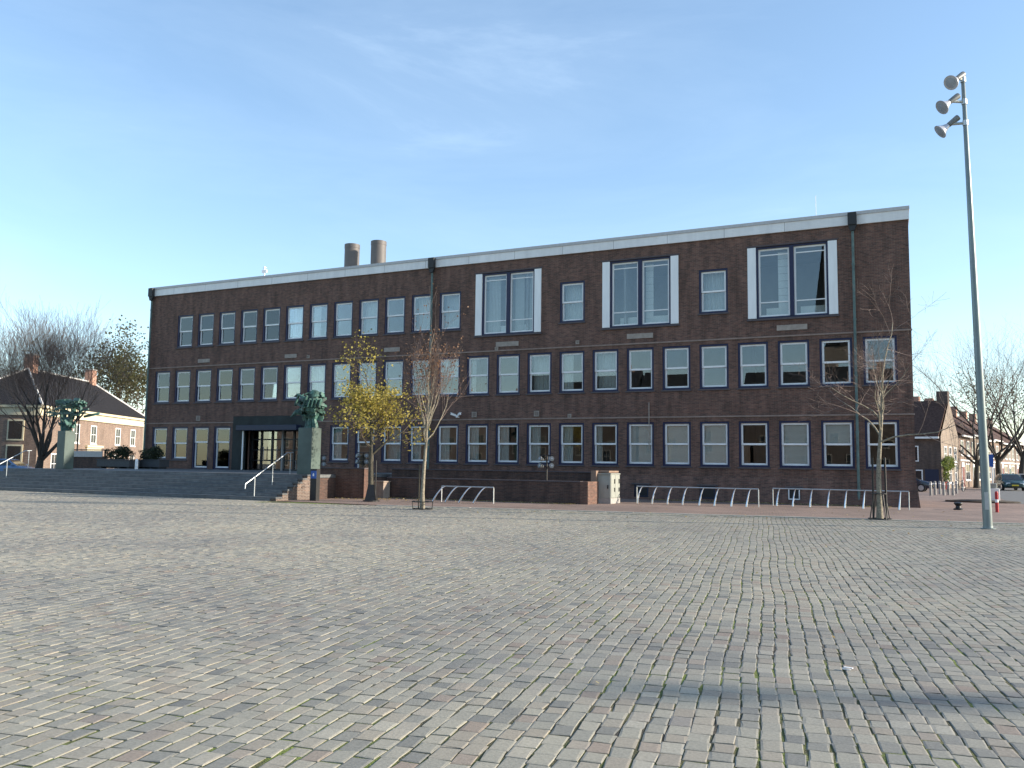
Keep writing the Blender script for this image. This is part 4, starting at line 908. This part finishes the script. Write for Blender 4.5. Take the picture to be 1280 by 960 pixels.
# ------------------------------------------------------------------ cars
def car(label, paint, loc, rz, estate=False):
    t = thing('parked_car', label, 'car', loc, rz, 'parked cars')
    hw = .86
    st_ = [(-2.10, .42, .62, .62), (-2.0, .30, .84, .78), (-1.6, .24, .92, .85), (-.7, .22, .94, .87), (.6, .22, .93, .87), (1.3, .24, .88, .84), (1.9, .28, .74, .76), (2.12, .40, .60, .60)]
    b = MB(); vs = []; n = 10
    for x, zb, zt, w_ in st_:
        vs += [(x, -w_*.9, zb), (x, -w_, zb+.12), (x, -w_, (zb+zt)/2), (x, -w_*.97, zt-.06), (x, -w_*.86, zt), (x, w_*.86, zt), (x, w_*.97, zt-.06), (x, w_, (zb+zt)/2), (x, w_, zb+.12), (x, w_*.9, zb)]
    fs = []
    for i in range(len(st_)-1):
        for k_ in range(n): fs.append((i*n+k_, i*n+(k_+1) % n, (i+1)*n+(k_+1) % n, (i+1)*n+k_)[::-1])
    fs.append(tuple(range(n))); fs.append(tuple(range((len(st_)-1)*n, len(st_)*n))[::-1]); b.add(vs, fs); b.build('body', paint, t, local=True, smooth=True)
    rear = -2.02 if estate else -1.75
    pr = [(rear, .90, .80), (rear+.28, 1.30, .66), (rear+.7, 1.42, .63), (.0, 1.44, .63), (.42, 1.38, .64), (1.22, .89, .78)]
    b = MB(); vs = []
    for x, z, w_ in pr: vs += [(x, -w_, z), (x, w_, z)]
    base = [(x, s*.80, .86) for x, z, w_ in pr for s in (-1, 1)]
    m = len(pr); b.add(vs+base, [(2*i, 2*i+1, 2*i+3, 2*i+2) for i in range(m-1)] + [(2*i, 2*i+2, 2*m+2*i+2, 2*m+2*i) for i in range(m-1)] + [(2*i+3, 2*i+1, 2*m+2*i+1, 2*m+2*i+3) for i in range(m-1)])
    b.build('cabin', paint, t, local=True, smooth=False)
    def pane(name, pts):
        b = MB(); c = sum((Vector(p) for p in pts), Vector())/4; nn = (Vector(pts[1])-Vector(pts[0])).cross(Vector(pts[2])-Vector(pts[1])).normalized()
        if nn.dot(c-Vector((0, 0, 1.0))) < 0: nn = -nn
        q = [c+(Vector(p)-c)*.9 for p in pts]; b.add([p+nn*.012 for p in q]+[p-nn*.01 for p in q], [(0, 1, 2, 3), (7, 6, 5, 4), (0, 4, 5, 1), (1, 5, 6, 2), (2, 6, 7, 3), (3, 7, 4, 0)]); b.build(name, 'darkglass', t, local=True)
    pane('windscreen', [(.46, -.62, 1.36), (.46, .62, 1.36), (1.2, .76, .90), (1.2, -.76, .90)])
    pane('rear_window', [(rear, -.78, .91), (rear, .78, .91), (rear+.28, .65, 1.29), (rear+.28, -.65, 1.29)])
    for s in (-1, 1):
        pane('side_window', [(-.25, s*.79, .90), (1.0, s*.785, .90), (.42, s*.645, 1.35), (-.25, s*.635, 1.40)]); pane('side_window', [(rear+.15, s*.80, .90), (-.32, s*.79, .90), (-.32, s*.635, 1.40), (rear+.45, s*.65, 1.34)])
        b = MB(); b.box(2.0, 2.06, s*.5-.16, s*.5+.16, .56, .68); b.build('headlight', 'lamp', t, local=True, bevel=.02)
        b = MB(); b.box(-2.07, -2.0, s*.62-.1, s*.62+.1, .58, .78); b.build('tail_light', 'taillamp', t, local=True, bevel=.02)
        b = MB(); b.box(.82, .98, s*.9-.08, s*.9+.08, .92, 1.04); b.build('mirror', paint, t, local=True, bevel=.03)
        for x in (-1.3, 1.32):
            mw = Matrix.Translation((x, s*.80, .31)) @ Matrix.Rotation(RAD(90)*s, 4, 'X')
            b = MB(); b.lathe([(.2, -.1), (.30, -.1), (.315, -.06), (.315, .06), (.30, .1), (.2, .1)], 20, mtx=mw); wo = b.build('wheel', 'rubber', t, local=True, smooth=True)
            b = MB(); b.lathe([(.20, -.09), (.20, -.104), (.06, -.112)], 14, mtx=mw); b.build('rim', 'carsilver', wo, local=True)
    b = MB(); b.box(2.09, 2.135, -.26, .26, .42, .53); b.box(-2.125, -2.08, -.26, .26, .5, .61); b.build('number_plate', 'plate', t, local=True)
    b = MB(); b.box(2.02, 2.10, -.4, .4, .55, .66); b.build('grille', 'black', t, local=True)
    return t
SA = math.atan2(.98, .2)
g1 = ground(1158, 615); car('dark blue car half hidden behind the right building corner', 'carblue', (g1.x-1.6, g1.y+.8, 0), RAD(-5))
g1 = ground(1259, 613.5); car('dark petrol car parked behind the lamp mast', 'cargreen', (g1.x+.3, g1.y+2, 0), SA-math.pi+.35)
g1 = ground(1275, 611); car('silver estate car parked behind the petrol car', 'carsilver', (g1.x+1.0, g1.y+5, 0), SA-math.pi+.25, True)
g1 = ground(1287, 609); car('dark car at the right edge beyond the silver estate', 'carblue', (g1.x+1.5, g1.y+9, 0), SA-math.pi+.2)
g1 = far_at(14, 66); car('light blue car behind the left handrail', 'carsky', (g1.x, g1.y, .15), RAD(25))

# ------------------------------------------------------------------ houses
def rot_thing(name, label, cat, p, ang, group=None): return thing(name, label, cat, (p.x, p.y, 0), ang, group)
def win(parent, x, z, w_, h, y, frame_m='white', glass='darkglass', arch=False, mul=True, out=-1):
    b = MB(); b.frame(x, x+w_, z, z+h, .1, y+out*.04, y+out*-.06)
    if mul: b.box(x+.1, x+w_-.1, y+out*.03, y+out*-.04, z+h*.5-.022, z+h*.5+.022); b.box(x+w_/2-.018, x+w_/2+.018, y+out*.028, y+out*-.038, z+.1, z+h-.1)
    b.box(x-.06, x+w_+.06, y+out*.10, y+out*.001, z-.09, z-.002)
    o = b.build('window', frame_m, parent, local=True)
    b = MB(); b.box(x+.09, x+w_-.09, y+out*.012, y+out*-.02, z+.09, z+h-.09); b.build('pane', glass, o, local=True)
    return o
# the old hipped house on the left: local x runs along the sunlit front, y points back
c1 = far_at(49, 72); c2 = far_at(181, 95)
dv = (c2-c1); LEN = dv.length; an = math.atan2(dv.y, dv.x)
ho = rot_thing('old_house', 'sunlit two-storey brick house with dark hipped roof and cream cornice', 'house', c1, an)
BK = 8.4; EH = 5.9
b = MB(); b.box(0, LEN, 0, BK, -.1, EH); b.build('wall', 'oldbrick', ho, local=True)
b = MB(); b.box(-.3, LEN+.3, -.35, BK+.3, EH, EH+.22); b.box(-.12, LEN+.12, -.15, BK+.1, EH-.65, EH-.002); b.build('cornice', 'cream', ho, local=True)
RH = 9.75; hip = 6.2; hip2 = 4.0
b = MB(); vs = [(-.35, -.4, EH+.225), (LEN+.35, -.4, EH+.225), (LEN+.35, BK+.35, EH+.225), (-.35, BK+.35, EH+.225), (hip-.2, BK/2, RH), (LEN-hip2, BK/2, RH)]
b.add(vs, [(0, 1, 5, 4), (1, 2, 5), (2, 3, 4, 5), (3, 0, 4), (3, 2, 1, 0)]); rf = b.build('roof', 'rooftile', ho, local=True)
b = MB()
for a, e in ((4, 5), (0, 4), (1, 5), (3, 4)): b.tube([Vector(vs[a])+Vector((0, 0, .04)), Vector(vs[e])+Vector((0, 0, .04))], .10, 6)
b.build('ridge', 'leadwhite', rf, local=True)
for x, hh in ((hip+.3, 1.3), (LEN-hip2-.3, 1.25)):
    b = MB(); b.box(x-.5, x+.5, BK/2-.4, BK/2+.4, RH-1.0, RH+hh); o = b.build('chimney', 'chim', rf, local=True)
    b = MB(); b.box(x-.58, x+.58, BK/2-.48, BK/2+.48, RH+hh+.002, RH+hh+.12); b.build('chimney_cap', 'concrete', rf, local=True)
def lx_at(px):                                    # along-front coordinate seen at a measured column
    d = ray(px, 560); d = Vector((d.x, d.y)); e = Vector((dv.x, dv.y)).normalized(); A = Vector((c1.x-CAM.x, c1.y-CAM.y))
    det = d.x*(-e.y)+d.y*e.x; return (d.x*A.y - d.y*A.x)/det*1.0
for px, z, h in ((75, 3.1, 1.75), (90, 3.1, 1.75), (112, 3.1, 1.75), (143, 3.1, 1.75), (162, 3.1, 1.75), (143, .35, 1.75), (162, .1, 2.0), (85, .3, 1.8), (64, .3, 1.8)):
    x = lx_at(px); win(ho, x, z, 1.25, h, 0.0)
x = lx_at(108); 
b = MB(); b.box(x-.1, x+3.0, -.12, -.002, -.1, 2.75); b.box(x-.3, x+3.2, -.25, -.002, 2.752, 2.95); d = b.build('door_surround', 'cream', ho, local=True)
b = MB(); pts = [(x+.6+1.7*i/12, 1.0+1.05*math.sin(math.pi*i/12)) for i in range(13)]; b.prism([(x+.6, -.05)]+pts+[(x+2.3, -.05)], -.15, -.122); b.build('door', 'darkglass', d, local=True)
for yy, z, h in ((1.2, .1, 2.6), (1.2, 3.2, 1.6), (4.6, 3.2, 1.6)):
    b = MB(); b.box(-.06, -.002, yy-.08, yy+1.3, z-.08, z+h+.08); o = b.build('window', 'cream', ho, local=True)
    b = MB(); b.box(-.08, -.062, yy+.05, yy+1.17, z+.05, z+h-.05); b.build('pane', 'darkglass', o, local=True)
b = MB(); b.box(-.10, -.002, 4.6, 7.0, -.1, 2.3); b.build('door_surround', 'white', ho, local=True)
# corner house with its gable on the street
gc = ground(1178, 611.0); SA_ = math.atan2(.98, .2)
hc = rot_thing('corner_house', 'brick corner house with shade-darkened front whose gable carries a chimney over the street', 'house', gc, SA_)   # local x along the street, y back to the left
EHC, RHC, DC, WC = 4.75, 8.15, 8.4, 13.0
b = MB(); b.box(0, DC, 0, WC, -.1, EHC); b.add([(0, 0, EHC), (DC, 0, EHC), (DC/2, 0, RHC+.15), (0, WC, EHC), (DC, WC, EHC), (DC/2, WC, RHC+.15)], [(0, 1, 2), (5, 4, 3)]); b.build('wall', 'streetbrick2', hc, local=True)
b = MB(); b.box(-.012, -.002, .02, WC, -.1, EHC-.02); b.build('shaded_front', 'darkbrick', hc, local=True)  # thin darker sheet, shade of the front put into its colour
b = MB()
for s in (0, 1):
    x0 = -.35 if s == 0 else DC+.35; b.add([(x0, .12, EHC-.1), (x0, WC+.1, EHC-.1), (DC/2, WC+.1, RHC+.02), (DC/2, .12, RHC+.02)] + [(x0, .12, EHC+.08), (x0, WC+.1, EHC+.08), (DC/2, WC+.1, RHC+.2), (DC/2, .12, RHC+.2)], [(0, 1, 2, 3), (7, 6, 5, 4), (0, 4, 5, 1), (0, 3, 7, 4), (1, 5, 6, 2)])
rf = b.build('roof', 'redtile', hc, local=True)
b = MB(); b.box(DC/2-.45, DC/2+.45, .02, 1.0, RHC-.6, RHC+1.05); b.build('chimney', 'darkbrick', rf, local=True)
b = MB(); b.box(-.42, -.3, .1, WC, EHC-.2, EHC-.02); b.build('gutter', 'white', hc, local=True)
for yy, z, h, w_ in ((1.9, 2.45, 1.45, .95), (1.6, .4, 1.3, 1.1), (4.5, 2.45, 1.45, .95)):
    b = MB(); b.box(-.05, -.014, yy, yy+w_, z, z+h); o = b.build('window', 'white', hc, local=True)
    b = MB(); b.box(-.06, -.052, yy+.1, yy+w_-.1, z+.1, z+h-.1); b.build('pane', 'darkglass', o, local=True)
b = MB(); b.box(-.05, -.014, .25, 1.4, .05, 1.75); b.build('shed_door', 'dkblue', hc, local=True)
for x, z, h in ((1.2, 2.5, 1.4), (3.4, 2.5, 1.4), (5.8, 2.5, 1.4), (1.4, .7, 1.6), (3.2, .5, 1.8), (5.8, .6, 1.7)): win(hc, x, z, 1.1, h, 0.0)
b = MB(); rg = random.Random(44)
for k in range(5): b.tube([(.4+k*.3, -.06, 0), (.6+k*.5, -.08, 2.4)], [.03, .012], 5, 'twig')
leaf_cloud(b, (2.0, -.2, 2.35), 2.4, .28, .6, 1300, .2, 'ivyleaf', rg); leaf_cloud(b, (.8, -.2, 1.3), .6, .25, 1.1, 400, .2, 'ivyleaf', rg)
o = b.build('ivy', None, local=True); o.location = gc; o.rotation_euler = (0, 0, SA_); tag(o, 'yellow-green ivy climbing the sunlit side of the corner house', 'climbing plant')
# terraced houses up the street
sd = Vector((math.cos(SA_), math.sin(SA_), 0)); lbs = ['first terraced brick house beyond the corner house', 'second terraced house beyond the corner, behind the tree', 'third terraced house up the street, left of the lamp mast', 'fourth terraced house up the street, right of the lamp mast',
       'fifth terraced house behind the parked petrol car', 'sixth terraced house behind the silver estate', 'seventh and farthest terraced house at the right edge', 'eighth terraced house beyond the right edge']
rg = random.Random(8)
for i in range(8):
    ln = 6.4; p = gc + sd*(DC+.02+i*(ln+.02)); t = rot_thing('terraced_house', lbs[i], 'house', p, SA_, 'terraced houses along the street')
    eh = 5.2 + rg.uniform(-.1, .25); rh = eh+3.0; y0 = .06*(i % 2)
    wm = ['streetbrick', 'streetbrick2', 'streetbrick', 'streetbrick'][i % 4]
    b = MB(); b.box(0, ln, y0, 8, -.1, eh); b.build('wall', wm, t, local=True)
    b = MB(); b.prism([(y0-.35, eh+.02), (4, rh), (8.3, eh+.02)], 0, ln, None, Matrix(((0, 1, 0, 0), (1, 0, 0, 0), (0, 0, 1, 0), (0, 0, 0, 1)))); rf = b.build('roof', 'redtile', t, local=True)
    b = MB(); b.box(.2, 1.0, 3.6, 4.4, rh-.5, rh+1.0); b.build('chimney', 'chim', rf, local=True)
    b = MB(); b.box(0, ln, y0-.45, y0-.3, eh-.14, eh+.015); b.build('gutter', 'white', t, local=True)
    b = MB(); b.box(.02, ln-.02, y0-.08, y0-.002, 2.62, 2.78); b.build('string_band', 'white', t, local=True)
    for x in (.8, 3.9): win(t, x, 3.2, 1.4, 1.5, y0)
    win(t, 2.9, .7, 2.4, 1.7, y0)
    b = MB(); b.box(.9, 2.1, y0-.06, y0-.002, 0, 2.5); d = b.build('door', 'white', t, local=True)
    b = MB(); b.box(1.02, 1.98, y0-.08, y0-.062, .05, 2.05); b.build('door_leaf', ['door_red', 'door_green', 'door_red', 'dkblue'][i % 4], d, local=True)

# ------------------------------------------------------------------ background trees
p = far_at(53, 63); make_tree('bare_tree', 'large bare tree with dark trunk in front of the old house', tuple(p), 31, 'darkbark', 'twigpink', rmin=.006, h=8.9, trunk_h=1.8, r0=.34, spread=1.15, levels=5, kids_n=(4, 5), up=.30, ang=(18, 46), gnarl=.12, leader=False, thin=.05, shrink=(.52, .72))
p = far_at(158, 104); make_tree('background_tree', 'tall olive-leaved tree behind the right end of the old house', tuple(p), 37, 'darkbark', 'twig', 'oliveleaf', 8000, .34, h=14.6, trunk_h=3.5, r0=.4, spread=.98, levels=4, kids_n=(3, 5), up=.2, ang=(28, 55), gnarl=.14, thin=.08)
p = far_at(12, 112); make_tree('background_tree', 'thin bare tree behind the left chimney of the old house', tuple(p), 39, 'darkbark', 'twig', 'rustleaf', 900, .3, h=15, trunk_h=4, r0=.35, spread=.9, levels=4, kids_n=(3, 5), up=.25, ang=(26, 52), gnarl=.14, thin=.06)
p = far_at(92, 118); make_tree('background_tree', 'bare reddish tree behind the ridge of the old house', tuple(p), 41, 'darkbark', 'twigpink', h=16, trunk_h=5, r0=.35, spread=.9, levels=4, kids_n=(3, 5), up=.3, ang=(24, 48), gnarl=.13, thin=.06)
p = far_at(-22, 100); make_tree('background_tree', 'bare tree at the far left edge', tuple(p), 43, 'darkbark', 'twig', h=15, trunk_h=4, r0=.35, spread=.9, levels=4, kids_n=(3, 4), up=.25, ang=(26, 52), gnarl=.14, thin=.06)
p = far_at(1219, 84); make_tree('street_tree', 'bare street tree standing left of the lamp mast', tuple(p), 51, 'darkbark', 'twig', 'rustleaf', 4200, .22, 6.0, h=16.0, trunk_h=2.8, r0=.27, spread=1.0, levels=4, kids_n=(3, 5), up=.22, ang=(22, 52), gnarl=.13, leader=False, thin=.045)
p = far_at(1248, 92); make_tree('street_tree', 'dark-trunked street tree standing just right of the lamp mast', tuple(p), 53, 'darkbark', 'twig', 'rustleaf', 4400, .22, 6.5, h=17.5, trunk_h=3.2, r0=.33, spread=1.0, levels=4, kids_n=(3, 5), up=.22, ang=(22, 52), gnarl=.13, leader=False, thin=.045)
p = far_at(1274, 88); make_tree('street_tree', 'leafy olive street tree at the right edge of the picture', tuple(p), 57, 'darkbark', 'twig', 'oliveleaf', 7500, .24, 11, h=16, trunk_h=3.4, r0=.33, spread=.95, levels=4, kids_n=(3, 5), up=.22, ang=(22, 52), gnarl=.13, leader=False, thin=.045)
for o in bpy.data.objects:
    if o.name.startswith('street_tree'): o['group'] = 'trees along the street'
    if o.name.startswith('background_tree'): o['group'] = 'trees behind the old house'

# ------------------------------------------------------------------ opposite side of the square, mirrored in the panes
for i, (x0, x1, eh, rh, mt) in enumerate(((-104, -58, 8.5, 13, 'streetbrick'), (-57.5, -38, 9.5, 14.8, 'darkbrick'), (-37.5, -22, 9, 14.2, 'streetbrick'), (-21.5, -2, 10, 15.6, 'darkbrick'), (-1.5, 13, 9, 14.2, 'streetbrick'), (13.5, 30, 9, 14.6, 'streetbrick2'))):
    t = thing('opposite_house', ['gabled house mirrored in the leftmost panes', 'wide dark house mirrored left of the portal', 'brick house mirrored behind the yellow tree', 'dark gabled house mirrored in the panes over the cabinet', 'brick house mirrored in the panes by the right downpipe', 'pale brick house mirrored in the last panes at the corner'][i], 'house', ((x0+x1)/2, -76, 0), math.pi, 'houses across the square')
    hw = (x1-x0)/2; b = MB(); b.box(-hw, hw, 0, 10, 0, eh); b.build('wall', mt, t, local=True)
    b = MB(); b.prism([(-.4, eh+.02), (5, rh), (10.4, eh+.02)], -hw, hw, None, Matrix(((0, 1, 0, 0), (1, 0, 0, 0), (0, 0, 1, 0), (0, 0, 0, 1)))); rf = b.build('roof', 'rooftile', t, local=True)
    b = MB(); b.box(-hw+1, -hw+2, 4.5, 5.5, rh-.8, rh+1.2); b.build('chimney', 'chim', rf, local=True)
    k = 0; x = -hw+1.2
    while x < hw-2: win(t, x, 1.0, 1.3, 1.9, 0.0, 'stone'); win(t, x, 4.2, 1.3, 1.7, 0.0, 'stone'); x += 3.0
t = thing('church_tower', 'church tower with pointed spire mirrored in the rightmost tall window', 'church', (-13.0, -92, 0))
b = MB(); b.box(-2.2, 2.2, -2.2, 2.2, 0, 20); b.build('tower', 'streetbrick2', t, local=True)
b = MB(); b.lathe([(2.5, 20), (1.5, 23.5), (1.2, 27), (.05, 36)], 8); b.build('spire', 'rooftile', t, local=True)

# ------------------------------------------------------------------ litter and leaves
b = MB(); rg = random.Random(77)
def leafat(x, y, z, s):
    a = rg.uniform(0, 6.28); u_ = Vector((math.cos(a), math.sin(a), rg.uniform(-.5, .5))); v_ = Vector((-math.sin(a), math.cos(a), rg.uniform(-.4, .4))); p = Vector((x, y, z+s*.25))
    b.add([p-u_*s*.5, p+v_*s*.35, p+u_*s*.5, p-v_*s*.35], [(0, 1, 2, 3)], 'deadleaf', rg.random())
for k in range(1500): leafat(rg.uniform(-12, -1), -.35-abs(rg.gauss(0, .28)), .004, rg.uniform(.05, .11))
for k in range(900): leafat(rg.uniform(-22.5, -13), -7.75-abs(rg.gauss(0, .25)), .004, rg.uniform(.05, .11))
for k in range(500): leafat(rg.gauss(-23.5, 1.6), -8.9-abs(rg.gauss(0, .9)), .004, rg.uniform(.05, .11))
for k in range(160): leafat(rg.uniform(-24, 2), rg.uniform(-20, -3.5), .01, rg.uniform(.05, .1))
for k in range(60): leafat(rg.uniform(-20, 3), rg.uniform(-38, -20), .006, rg.uniform(.03, .06))
o = b.build('fallen_leaves', None, kind='stuff'); o['label'] = 'pale fallen leaves scattered along the wall foot and paving'; o['category'] = 'leaves'
p = ground(1058, 838); b = MB(); b.box(-.045, .045, -.012, .012, .006, .02, None, Matrix.Translation((p.x, p.y, 0)) @ Matrix.Scale(.75, 4) @ Matrix.Rotation(.25, 4, 'Z') @ Matrix.Rotation(.15, 4, 'Y')); b.box(-.02, .05, -.006, .02, .02, .026, None, Matrix.Translation((p.x, p.y, 0)) @ Matrix.Rotation(-.2, 4, 'Z'))
tag(b.build('paper_scrap', 'white'), 'small white paper scrap lying on the setts', 'litter')
